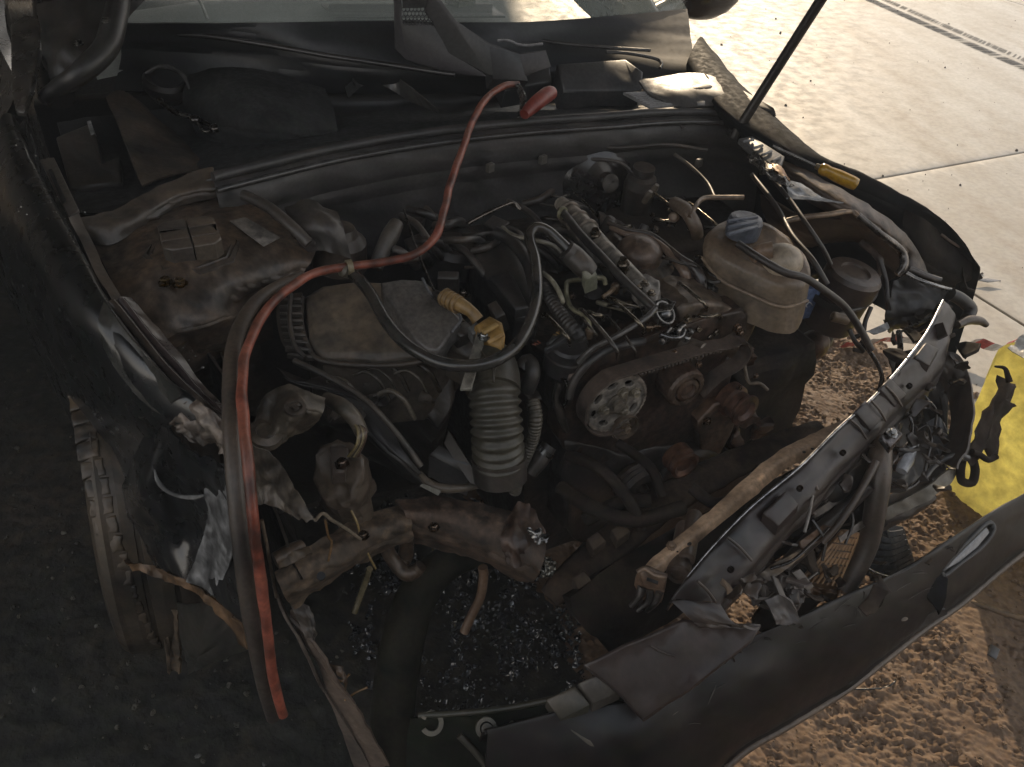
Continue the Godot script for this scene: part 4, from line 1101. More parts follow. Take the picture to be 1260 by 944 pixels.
	put("breather_hose", tube(W([830,250,.88, 843,258,.89, 850,268,.885, 856,280,.87, 858,290,.85]), [0.013, 0.014, 0.013, 0.013, 0.012], 12, 5), M.rubber, eng, Color(0.15, 0.11, 0.08), 0.35)
	put("hose_joint", lathe(at(829, 267, .87), Vector3(-0.6, 0.5, 0.6), [[0.010, -0.02], [0.010, 0.004], [0.006, 0.006], [0, 0.006]], 14), M.alloy, eng, Color(0.22, 0.15, 0.1), 0.3)
	put("return_pipe", tube(W([848,268,.89, 856,254,.90, 866,244,.90, 890,243,.90, 915,243,.90]), 0.005, 8, 4), M.alloy, eng, Color(0.34, 0.25, 0.18), 0.25)
	for p in [[798,240],[806,232]]:
		put("connector", lathe(at(p[0], p[1], .86), Vector3(0.2, 1, 0.3), [[0.006, -0.02], [0.007, 0.0], [0.005, 0.01], [0, 0.01]], 10), M.plastic, eng, Color(0.13, 0.11, 0.085), 0.3)
	# injector pipes and plugs on the near side
	var pipes := [
		[668,336,.84, 676,342,.85, 684,352,.85, 690,364,.845, 692,372,.835, 684,370,.82],
		[745,350,.84, 743,343,.85, 735,342,.85, 716,344,.85, 700,346,.85, 697,352,.845, 698,368,.83, 704,380,.83, 718,388,.83, 725,398,.825, 725,408,.81],
		[735,372,.82, 745,375,.825, 760,379,.825, 774,382,.82, 774,376,.815], [742,366,.83, 750,360,.835, 757,353,.835]]
	for i in 4:
		put("injector_pipe", tube(W(pipes[i]), 0.0042, 10, 5), M.alloy, eng, [Color(0.50, 0.46, 0.34), Color(0.42, 0.39, 0.25), Color(0.50, 0.45, 0.32), Color(0.48, 0.35, 0.23)][i], 0.12)
		put("pipe_nut", lathe(at(pipes[i][-3], pipes[i][-2], pipes[i][-1]), Vector3(0, 1, 0), [[0.008, -0.012], [0.008, 0.004], [0.005, 0.007], [0, 0.007]], 6), M.alloy, eng, Color(0.2, 0.14, 0.09), 0.3)
	for i in 3:
		put("injector", lathe(at(700 + 22 * i, 408 - 12 * i, .79), Vector3(-0.1, 1, 0.15), [[0.013, -0.04], [0.013, 0.0], [0.010, 0.004], [0.010, 0.02], [0.006, 0.024], [0, 0.024]], 14), M.plastic, eng, Color(0.03, 0.027, 0.026), 0.2)
	put("sleeve", tube(W([697,308,.90, 706,316,.89, 718,328,.88, 726,336,.87]), [0.018, 0.020, 0.020, 0.017], 14, 4), M.rubber, eng, Color(0.05, 0.047, 0.043), 0.25)
	put("sleeve_plug", prism(W([718,334,.885, 731,328,.885, 737,340,.87, 722,346,.87]), Vector3(0, -0.025, 0), 0.004), M.plastic, eng, Color(0.16, 0.165, 0.115), 0.25)
	var loom := put("injector_loom", tube(W([690,258,.885, 700,270,.885, 716,290,.88, 740,315,.875, 765,342,.87, 790,366,.865, 805,380,.86]), 0.0075, 10, 6), M.rubber, eng, Color(0.025, 0.025, 0.025), 0.15)
	put("loom_clip", ring(at(692, 262, .885), Vector3(0.4, 0, 0.9), 0.012, 0.003, 0.006), M.plastic, loom, Color(0.26, 0.25, 0.15), 0.2)
	put("vacuum_line", tube(W([806,380,.862, 796,390,.86, 775,404,.85, 750,418,.84, 730,428,.83, 712,446,.80]), [0.006, 0.0055, 0.005, 0.005, 0.006], 8, 6), M.cable, eng, Color(0.055, 0.055, 0.055), 0.1)
	put("vacuum_line", tube(W([792,420,.80, 770,424,.81, 745,432,.80, 722,448,.79, 706,470,.76, 700,490,.73]), 0.007, 8, 6), M.rubber, eng, Color(0.03, 0.03, 0.03), 0.15)
	# engine cover and oil filter
	var cover := put("engine_cover", prism(W([578,312,.83, 590,296,.84, 625,290,.845, 640,300,.84, 664,372,.82, 660,388,.81, 632,392,.80, 610,362,.81]), Vector3(0, -0.06, 0), 0.010).refine(0.03), M.plastic, eng, Color(0.024, 0.024, 0.024), 0.12)
	put("cover_step", prism(shift(W([600,346,.82, 625,337,.825, 632,345,.82, 650,382,.815, 634,386,.81, 615,362,.815]), Vector3(0, 0.010, 0)), Vector3(0, -0.02, 0), 0.005).refine(0.03), M.plastic, cover, Color(0.03, 0.03, 0.03), 0.12)
	put("cover_hose", tube(W([610,286,.86, 630,296,.86, 648,320,.855, 656,345,.85, 660,366,.84]), 0.012, 10, 6), M.rubber, eng, Color(0.022, 0.022, 0.022), 0.1)
	var oil := at(697, 420, .80)
	var cap := put("oil_filter_cap", lathe(oil - Vector3(0, 0.055, 0), Vector3(0.05, 1, 0.1), [[0.036, 0.0], [0.036, 0.03], [0.033, 0.032], [0.033, 0.048], [0.029, 0.053], [0.0, 0.053]], 32, true, 0.008), M.plastic, eng, Color(0.026, 0.026, 0.027), 0.12)
	put("grip_bar", bar(at(675, 421, .803), at(690, 405, .806), 0.008, 0.009), M.plastic, cap, Color(0.05, 0.05, 0.05), 0.1)
	put("grip_bar", bar(at(672, 428, .806), at(696, 414, .808), 0.007, 0.010, Vector3.UP, 0.002), M.plastic, cap, Color(0.04, 0.042, 0.044), 0.1)
	for q in [[657, 424, 0.35], [660, 423, 0.0], [663, 421, -0.4], [683, 412, 0.3], [686.5, 410, -0.2], [690, 408.5, 0.1]]:
		var red: bool = q[0] < 670
		put("print", box(at(q[0], q[1], .8105 if not red else .8095), Vector3(0.0028, 0.0006, 0.0075), Vector3(6, 40 + q[2] * 60, 0), 0.0002), M.dirty, cap, Color(0.5, 0.13, 0.05) if red else Color(0.52, 0.30, 0.08), 0.0, 0.2)
	put("oil_hose", tube(W([668,352,.84, 680,372,.83, 694,392,.82, 708,408,.81, 714,420,.79, 712,436,.76]), [0.011, 0.012, 0.013, 0.014, 0.014], 14, 6, 0.007, 0.0012), M.rubber, eng, Color(0.03, 0.03, 0.029), 0.15)
	# bits under and beside the filter
	put("bracket_leg", tube(W([690,470,.74, 684,490,.71, 690,510,.68, 697,530,.64]), [0.008, 0.006, 0.008, 0.006], 8, 5), M.alloy, eng, Color(0.06, 0.056, 0.05), 0.3)
	put("bracket_leg", tube(W([690,462,.75, 700,480,.74, 694,500,.70]), 0.004, 8, 5), M.steel, eng, Color(0.12, 0.12, 0.11), 0.3)
	put("small_hose", tube(W([642,455,.76, 650,445,.77, 655,460,.76, 648,480,.73]), 0.014, 12, 5), M.rubber, eng, Color(0.035, 0.035, 0.033), 0.2)
	put("corrugated_line", tube(W([655,492,.73, 659,515,.71, 653,545,.66, 640,575,.61, 633,604,.55]), 0.0125, 14, 6, 0.006, 0.0018), M.rubber, eng, Color(0.055, 0.055, 0.042), 0.25)
	put("hose_end", tube(W([676,548,.62, 664,566,.60, 652,582,.58]), [0.014, 0.016, 0.013], 12, 4), M.rubber, eng, Color(0.04, 0.038, 0.036), 0.2)
	put("hose_clamp", ring(at(670, 556, .61), at(676, 548, .62) - at(652, 582, .58), 0.018, 0.002, 0.01), M.steel, eng, Color(0.26, 0.26, 0.25), 0.15)
	# clutter of the bay: small hoses, plugs and bolts between the big pieces
	var r := RandomNumberGenerator.new()
	r.seed = 21
	for i in 26:
		var u := r.randf_range(470, 690)
		var w := r.randf_range(230, 330)
		var y := r.randf_range(.79, .86)
		var k := r.randf_range(25, 60)
		var s := r.randf_range(-0.6, 1.0)
		put("small_hose", tube(W([u, w, y, u + k * 0.5, w + k * s * 0.3, y + 0.012, u + k, w + k * s, y - 0.01, u + k * 1.3, w + k * (s + 0.4), y - 0.06]), r.randf_range(0.003, 0.010), 8, 5), M.rubber, eng, Color(0.03, 0.029, 0.028) * r.randf_range(0.6, 2.0), 0.25)
	for i in 26:
		var c := at(r.randf_range(470, 800), r.randf_range(235, 420), r.randf_range(.75, .80))
		put("connector", box(c, Vector3(r.randf_range(0.015, 0.05), r.randf_range(0.02, 0.05), r.randf_range(0.015, 0.04)), Vector3(r.randf_range(-25, 25), r.randf() * 180, r.randf_range(-25, 25)), 0.004), M.plastic, eng, Color(0.03, 0.029, 0.028) * r.randf_range(0.6, 1.8), 0.25)
	for i in 30:
		var c := at(r.randf_range(560, 860), r.randf_range(230, 440), r.randf_range(.77, .81))
		put("bolt", bolt(c, Vector3(r.randf_range(-0.4, 0.4), 1, r.randf_range(-0.4, 0.4)), r.randf_range(0.004, 0.007)), M.steel, eng, Color(0.30, 0.25, 0.2) * r.randf_range(0.5, 1.2), 0.3)
	for i in 34:                                            # thin pipes and leads over the head and round the pumps
		var u := r.randf_range(650, 880)
		var w := r.randf_range(225, 400)
		var y := r.randf_range(.80, .87)
		var k := r.randf_range(18, 48)
		var s := r.randf_range(-0.3, 1.2)
		var metal := r.randf() < 0.45
		put("thin_pipe", tube(W([u, w, y - 0.05, u + k * 0.1, w - 3, y, u + k * 0.55, w + k * s * 0.4, y + 0.008, u + k, w + k * s, y, u + k * 1.05, w + k * (s + 0.25), y - 0.05]), r.randf_range(0.0018, 0.0042), 7, 5), M.steel if metal else M.cable, eng, Color(0.30, 0.26, 0.20) * r.randf_range(0.5, 1.3) if metal else Color(0.03, 0.028, 0.026) * r.randf_range(0.6, 2.0), 0.2)
	for i in 16:                                            # rusty castings and ears round the pumps and below the belt
		var q := atz(r.randf_range(826, 935), r.randf_range(395, 590), r.randf_range(.50, .575))
		put("casting", box(q, Vector3(r.randf_range(0.02, 0.07), r.randf_range(0.02, 0.06), r.randf_range(0.03, 0.06)), Vector3(r.randf_range(-30, 30), r.randf_range(-30, 30), r.randf() * 180), 0.006).refine(0.012).warp(noise_b, 0.010, 30.0), M.alloy, eng, Color(0.085, 0.055, 0.04) * r.randf_range(0.5, 1.6), 0.35, 0.5, Color(0.19, 0.095, 0.05))
	for i in 14:
		put("bolt", bolt(atz(r.randf_range(826, 930), r.randf_range(400, 590), .59), Vector3(0, 0.1, 1), r.randf_range(0.004, 0.007)), M.steel, eng, Color(0.28, 0.19, 0.13) * r.randf_range(0.6, 1.3), 0.3)
	for q in [[700,560,.58, 735,575,.60, 770,610,.58, 790,650,.52], [690,600,.55, 730,625,.56, 780,640,.54, 840,625,.53], [760,545,.62, 800,575,.61, 815,610,.57], [850,600,.56, 880,620,.55, 905,610,.55], [720,640,.50, 760,620,.54, 800,615,.55]]:
		put("lower_hose", tube(W(q), r.randf_range(0.006, 0.014), 10, 6), M.matte, eng, Color(0.015, 0.013, 0.012) * r.randf_range(0.7, 1.6), 0.14, 0.4)
	put("drive_pulley", lathe(atz(792, 606, .62), Vector3(0.05, 0, 1), [[0, -0.04], [0.045, -0.04], [0.048, -0.03], [0.042, -0.025], [0.048, -0.02], [0.042, -0.015], [0.048, -0.01], [0.044, 0.0], [0.03, 0.002], [0.026, -0.008], [0.014, -0.008], [0.012, 0.004], [0, 0.004]], 32), M.alloy, eng, Color(0.035, 0.028, 0.025), 0.3)
	put("metal_line", tube(W([575,275,.87, 600,262,.875, 622,252,.88, 632,250,.88, 640,258,.87]), 0.004, 8, 6), M.steel, eng, Color(0.22, 0.2, 0.18), 0.3)
	put("metal_line", tube(W([618,280,.87, 632,290,.87, 660,296,.87, 680,302,.86, 692,312,.85]), 0.0045, 8, 6), M.alloy, eng, Color(0.25, 0.23, 0.18), 0.25)
	put("throttle_body", lathe(at(560, 300, .80), Vector3(0.1, 1, 0.2), [[0.06, -0.05], [0.06, 0.0], [0.05, 0.012], [0.042, 0.012], [0.038, 0.0], [0, 0.0]], 26), M.plastic, eng, Color(0.028, 0.027, 0.027), 0.2)
	put("dipstick", tube(W([497,258,.90, 507,290,.88, 520,325,.86, 536,362,.84]), 0.002, 6, 4), M.steel, eng, Color(0.12, 0.11, 0.10), 0.2)
	put("heater_pipe", tube(W([462,330,.84, 470,310,.86, 480,290,.88, 488,275,.89]), [0.012, 0.014, 0.016, 0.013], 12, 5), M.rubber, eng, Color(0.06, 0.056, 0.05), 0.3)
	put("washer_neck", lathe(at(420, 290, .87), Vector3(0.1, 1, 0.1), [[0.05, -0.06], [0.045, -0.01], [0.03, 0.004], [0.022, 0.018], [0, 0.02]], 20), M.plastic, eng, Color(0.06, 0.05, 0.042), 0.35)

	# ---- air box, air meter and intake hose
	var ab := put("air_box", prism(W([374,364,.80, 398,348,.815, 440,344,.82, 520,342,.83, 536,352,.825, 572,391,.80, 556,412,.79, 520,440,.77, 460,446,.76, 394,440,.76, 376,420,.77]), Vector3(0.0, -0.14, 0.0), 0.012).refine(0.02).warp(noise_a, 0.006, 7.0), M.skin, car, Color(0.10, 0.09, 0.078), 0.5, 0.3, Color(0.25, 0.185, 0.125))
	put("lid_slope", prism(rounded(W([468,347,.842, 519,344,.845, 529,361,.838, 549,377,.832, 567,392,.825, 555,409,.815, 538,432,.80, 512,420,.805, 484,376,.827]), 2), Vector3(0, -0.03, 0), 0.005).refine(0.015), M.gloss, ab, Color(0.12, 0.114, 0.108), 0.3, 0.4, Color(0.2, 0.165, 0.13))
	put("lid_lip", tube(W([520,343,.848, 529,360,.841, 549,376,.835, 567,391,.828, 556,409,.818]), 0.0028, 8, 6), M.gloss, ab, Color(0.16, 0.16, 0.165), 0.1)
	put("lid_rim", tube(W([372,366,.795, 370,395,.78, 378,425,.765, 396,444,.755, 460,450,.755, 520,444,.765, 556,416,.785]), 0.005, 8, 5), M.plastic, ab, Color(0.04, 0.037, 0.033), 0.3)
	var grid := put("ribbed_side", patch([W([342,362,.80, 340,390,.78, 346,420,.76, 358,436,.75]), W([372,360,.80, 370,392,.785, 377,424,.765, 392,442,.755])], 0.006, 5, 3), M.plastic, ab, Color(0.032, 0.031, 0.03), 0.2)
	for i in 9:
		var t := i / 8.0
		put("rib", bar(at(343 + 10 * t * t, 368 + 66 * t, .806 - 0.045 * t), at(370 + 16 * t * t, 366 + 72 * t, .809 - 0.048 * t), 0.004, 0.010), M.plastic, grid, Color(0.05, 0.047, 0.043), 0.3)
	put("rib", tube(W([358,362,.813, 356,392,.793, 362,424,.772, 375,440,.762]), 0.004, 6, 5), M.plastic, grid, Color(0.05, 0.047, 0.043), 0.3)
	var neck := put("air_meter", prism(W([556,408,.79, 580,390,.80, 604,408,.80, 612,422,.79, 598,438,.77, 570,440,.765, 548,428,.77]), Vector3(0, -0.06, 0), 0.010).refine(0.03), M.plastic, car, Color(0.075, 0.066, 0.052), 0.3)
	put("meter_flange", plate(W([566,478,.80, 590,398,.83, 600,402,.83, 580,478,.80]), 0.006, 0.0015), M.alloy, neck, Color(0.42, 0.40, 0.34), 0.25)
	put("meter_clip", prism(W([576,402,.825, 586,396,.83, 590,406,.825, 582,412,.82]), Vector3(0, -0.02, 0), 0.002), M.plastic, neck, Color(0.14, 0.14, 0.135), 0.15)
	put("bolt", bolt(at(595, 415, .825), Vector3(0, 1, 0.2), 0.007), M.steel, neck, Color(0.5, 0.5, 0.48), 0.1)
	var amber := put("amber_plug", prism(W([583,400,.835, 602,387,.84, 617,395,.84, 621,412,.835, 616,428,.82, 604,424,.82, 592,414,.825]), Vector3(0, -0.035, 0), 0.006).refine(0.02), M.plastic, car, Color(0.46, 0.27, 0.075), 0.12, 0.3)
	put("plug_ridge", bar(at(594, 407, .842), at(612, 397, .846), 0.008, 0.006), M.plastic, amber, Color(0.52, 0.33, 0.11), 0.1)
	put("plug_ridge", bar(at(600, 420, .834), at(618, 410, .842), 0.006, 0.005), M.plastic, amber, Color(0.42, 0.25, 0.08), 0.1)
	put("plug_elbow", tube(W([545,365,.855, 556,371,.855, 568,376,.855, 580,384,.85, 588,394,.84]), [0.013, 0.013, 0.012, 0.010, 0.011], 12, 5), M.plastic, amber, Color(0.36, 0.22, 0.075), 0.15)
	for i in 4:
		put("elbow_rib", ring(at(548 + 5 * i, 366 + 3 * i, .855), at(560, 372, .855) - at(548, 366, .855), 0.0155, 0.003, 0.004), M.plastic, amber, Color(0.30, 0.19, 0.08), 0.2)
	put("plug_wire", tube(W([536,362,.83, 540,364,.85, 548,367,.855]), 0.008, 8, 4), M.rubber, amber, BLACK, 0.2)
	var ih := put("intake_hose", tube(W([607,462,.77, 607,474,.766, 608,486,.758, 610,510,.735, 612,540,.70, 614,572,.65]), [0.043, 0.043, 0.043, 0.043, 0.043, 0.043], 26, 8, 0.0145, 0.006), M.rubber, car, Color(0.045, 0.043, 0.032), 0.22, 0.3, Color(0.13, 0.105, 0.075))
	put("hose_neck", tube(W([606,440,.775, 606,452,.775, 607,466,.77, 607,482,.762]), [0.034, 0.041, 0.0435, 0.0445], 26, 5), M.rubber, ih, Color(0.048, 0.045, 0.034), 0.22, 0.3, Color(0.13, 0.105, 0.075))
	put("hose_seam", tube(W([590,430,.815, 605,452,.822, 607,470,.812]), 0.002, 6, 4), M.rubber, ih, Color(0.03, 0.028, 0.02), 0.2)
	put("hose_seam", tube(W([628,424,.81, 610,450,.822, 607,470,.812]), 0.002, 6, 4), M.rubber, ih, Color(0.03, 0.028, 0.02), 0.2)
	put("hose_cuff", tube(W([614,562,.66, 616,590,.62]), [0.046, 0.044], 26, 4), M.rubber, ih, Color(0.03, 0.028, 0.026), 0.2)
	# lower tray of the air box and the broken duct beside it
	var lt := put("air_box_tray", prism(W([378,444,.72, 470,452,.72, 556,446,.72, 558,500,.66, 540,530,.62, 480,500,.64, 400,470,.68]), Vector3(0, -0.22, -0.08), 0.008).refine(0.03).warp(noise_b, 0.012, 16.0), M.plastic, car, Color(0.03, 0.028, 0.026), 0.28)
	for i in 16:
		var c := at(r.randf_range(400, 556), r.randf_range(448, 520), r.randf_range(.68, .72))
		put("moulding", shard(c, r.randf_range(0.012, 0.035), r.randf_range(0.004, 0.02)), M.plastic, lt, Color(0.036, 0.034, 0.031) * r.randf_range(0.5, 2.2), 0.3)
	for i in 7:
		var u := r.randf_range(400, 500)
		var w := r.randf_range(448, 490)
		put("wire", tube(W([u, w, .74, u + 15, w - 4, .75, u + 32, w + 8, .74, u + 44, w + 30, .70]), r.randf_range(0.002, 0.005), 6, 5), M.cable, lt, Color(0.06, 0.055, 0.045) * r.randf_range(0.5, 2.0), 0.3)
	put("splash_shield", patch([W([340,452,.74, 360,470,.74, 400,462,.74]), W([400,480,.72, 430,490,.72, 465,505,.71]), W([440,520,.68, 470,545,.68, 500,560,.66]), W([490,575,.62, 515,590,.62, 535,600,.61])], 0.004, 5, 5, 0.006, 9.0), M.plastic, car, Color(0.017, 0.017, 0.017), 0.12)
	put("shield_edge", tube(W([362,444,.765, 400,462,.76, 440,485,.745, 466,508,.73, 500,548,.68, 518,574,.65]), 0.005, 8, 6), M.plastic, car, Color(0.06, 0.057, 0.05), 0.3)
	var duct := put("broken_duct", prism(W([527,560,.64, 540,548,.65, 580,570,.64, 575,585,.62]), Vector3(0, -0.05, 0), 0.005), M.plastic, car, Color(0.05, 0.05, 0.05), 0.12)
	put("duct_wall", plate(W([546,546,.655, 552,530,.67, 590,590,.63, 594,594,.62, 580,598,.615]), 0.004, 0.001), M.plastic, duct, Color(0.05, 0.046, 0.042), 0.25)
	put("duct_strip", tube(W([516,582,.63, 525,592,.625, 540,600,.62, 565,601,.615, 590,597,.61, 607,592,.61]), [0.005, 0.007, 0.008, 0.006, 0.004], 8, 6), M.plastic, duct, Color(0.10, 0.085, 0.066), 0.35)
	put("label", plate(W([516,598,.632, 520,595,.635, 543,604,.627, 539,610,.622]), 0.0015, 0.0003), M.dirty, duct, Color(0.32, 0.31, 0.26), 0.2)
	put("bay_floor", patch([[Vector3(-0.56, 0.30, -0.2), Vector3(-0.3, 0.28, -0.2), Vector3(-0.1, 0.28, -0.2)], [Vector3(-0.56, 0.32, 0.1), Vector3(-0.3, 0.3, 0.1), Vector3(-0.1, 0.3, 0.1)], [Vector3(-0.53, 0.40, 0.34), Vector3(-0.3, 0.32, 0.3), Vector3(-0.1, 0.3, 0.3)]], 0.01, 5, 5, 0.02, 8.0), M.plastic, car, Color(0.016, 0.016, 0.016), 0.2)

	# ---- coolant tank and its neighbours by the far wing
	var tank := put("coolant_tank", prism(rounded(W([868,292,.90, 884,270,.91, 912,262,.915, 950,272,.915, 984,296,.90, 1003,330,.88, 994,350,.87, 968,352,.87, 930,338,.875, 890,318,.885]), 3), Vector3(0.0, -0.095, 0.015), 0.020, 0.92, true).refine(0.011).warp(noise_a, 0.004, 9.0), M.plastic, car, Color(0.20, 0.152, 0.105), 0.45, 0.4, Color(0.115, 0.072, 0.046))
	put("tank_seam", tube(shift(W([868,292,.90, 890,318,.885, 930,338,.875, 968,352,.87, 1000,345,.87]), Vector3(0, -0.04, 0.004)), 0.003, 8, 6), M.plastic, tank, Color(0.30, 0.22, 0.15), 0.3)
	put("filler_cap", lathe(at(914, 284, .915), Vector3(0.05, 1, 0.0), [[0.029, -0.01], [0.030, 0.0], [0.030, 0.020], [0.027, 0.026], [0.020, 0.028], [0, 0.026]], 36, true, 0.02), M.plastic, tank, Color(0.085, 0.10, 0.13), 0.15)
	for i in 3:
		put("cap_rib", bar(at(896, 286 - i * 8, .946), at(932, 276 - i * 6, .946), 0.006, 0.006), M.plastic, tank, Color(0.10, 0.118, 0.155), 0.15)
	put("tank_dome", ball(at(962, 322, .885), Vector3(0.038, 0.032, 0.036), 20), M.plastic, tank, Color(0.46, 0.38, 0.28), 0.2)
	put("dome_nozzle", tube(W([925,318,.895, 936,310,.905, 950,308,.91]), [0.010, 0.014, 0.016], 10, 4), M.plastic, tank, Color(0.26, 0.17, 0.11), 0.3)
	put("level_slot", ball(at(944, 384, .765), Vector3(0.022, 0.005, 0.008), 12), M.plastic, tank, Color(0.07, 0.02, 0.015), 0.1)
	var lab := put("label", prism(WZ([980,356,.50, 1012,356,.50, 996,392,.50, 966,396,.50]), Vector3(0.01, -0.004, -0.03), 0.002), M.gloss, car, Color(0.15, 0.20, 0.34), 0.05, 0.15)
	lab.set_meta("label", "faded blue sticker with a white mark beside the coolant tank")
	for i in 3:
		put("sticker_mark", tube(WZ([978 + 7 * i, 380 - 2 * i, .504, 982 + 7 * i, 376 - 2 * i, .504, 986 + 7 * i, 380 - 2 * i, .504]), 0.0012, 5, 3), M.dirty, lab, Color(0.7, 0.7, 0.72), 0.0)
	put("label_edge", prism(WZ([970,356,.502, 979,355,.502, 964,398,.502, 955,400,.502]), Vector3(0.0, 0, -0.03), 0.002), M.plastic, lab, BLACK, 0.1)
	var can := put("filter_canister", lathe(at(1041, 335, .79) - Vector3(0, 0.10, 0), Vector3(0.1, 1, 0.12), [[0.052, -0.02], [0.054, 0.06], [0.056, 0.066], [0.056, 0.10], [0.050, 0.108], [0.030, 0.109], [0.028, 0.104], [0, 0.104]], 32), M.plastic, car, Color(0.04, 0.026, 0.021), 0.25)
	put("canister_band", ring(at(1041, 335, .79) - Vector3(0.006, 0.05, 0.006), Vector3(0.1, 1, 0.12), 0.059, 0.004, 0.014), M.plastic, can, Color(0.02, 0.018, 0.017), 0.1)
	put("canister_bracket", tube(W([1005,378,.70, 1040,375,.70, 1066,355,.73, 1080,338,.76, 1082,318,.79, 1060,298,.80]), 0.007, 8, 6), M.alloy, car, Color(0.13, 0.09, 0.07), 0.3)
	var hoses := [
		[915,182,.92, 935,200,.925, 955,225,.92, 975,250,.91, 992,275,.90, 1012,305,.87, 1022,325,.84],
		[908,300,.93, 935,318,.925, 965,335,.915, 990,342,.905, 1015,358,.88, 1040,378,.84, 1058,404,.80, 1072,430,.76],
		[925,215,.915, 945,240,.91, 960,262,.90, 975,290,.90, 1000,320,.89, 1018,350,.86],
		[1083,320,.80, 1090,345,.77, 1092,370,.74, 1096,388,.70], [1078,350,.76, 1076,365,.75, 1062,378,.74, 1042,384,.75, 1030,390,.76],
		[1072,378,.74, 1065,395,.72, 1062,410,.70, 1052,415,.69], [1045,405,.72, 1052,420,.70, 1062,432,.68, 1050,430,.68]]
	for i in hoses.size():
		put("cable", tube(W(hoses[i]), [0.0045, 0.0066, 0.005, 0.005, 0.005, 0.0045, 0.0045][i], 9, 6), M.rubber, car, Color(0.02, 0.017, 0.016), 0.15)
	put("cable_joint", lathe(at(1036, 392, .76), Vector3(1, -0.2, 0.5), [[0.008, -0.02], [0.010, -0.018], [0.010, 0.012], [0.006, 0.014], [0, 0.014]], 10), M.alloy, car, Color(0.26, 0.19, 0.12), 0.3)
	put("headlamp_motor", lathe(at(1000, 410, .60), Vector3(-0.3, 0.6, 0.7), [[0.05, -0.08], [0.05, 0.0], [0.044, 0.006], [0.030, 0.008], [0.028, 0.0], [0, 0.0]], 24), M.plastic, car, Color(0.035, 0.028, 0.025), 0.25)
	put("compressor", lathe(at(960, 440, .56), Vector3(-0.1, 0.3, 1), [[0, -0.16], [0.07, -0.16], [0.07, -0.02], [0.06, 0.0], [0.045, 0.004], [0.04, -0.01], [0, -0.01]], 28), M.alloy, car, Color(0.04, 0.028, 0.024), 0.25)
	put("compressor", ball(at(1000, 425, .60), Vector3(0.04, 0.035, 0.03), 14), M.alloy, car, Color(0.13, 0.065, 0.04), 0.3)
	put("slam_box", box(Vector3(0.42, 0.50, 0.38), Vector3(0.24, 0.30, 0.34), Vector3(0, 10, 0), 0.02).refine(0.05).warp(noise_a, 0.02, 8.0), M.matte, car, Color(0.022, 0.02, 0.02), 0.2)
	put("hidden_beam", box(Vector3(0.44, 0.62, 0.12), Vector3(0.3, 0.3, 0.3), Vector3.ZERO, 0.02), M.matte, car, Color(0.022, 0.02, 0.02), 0.2)


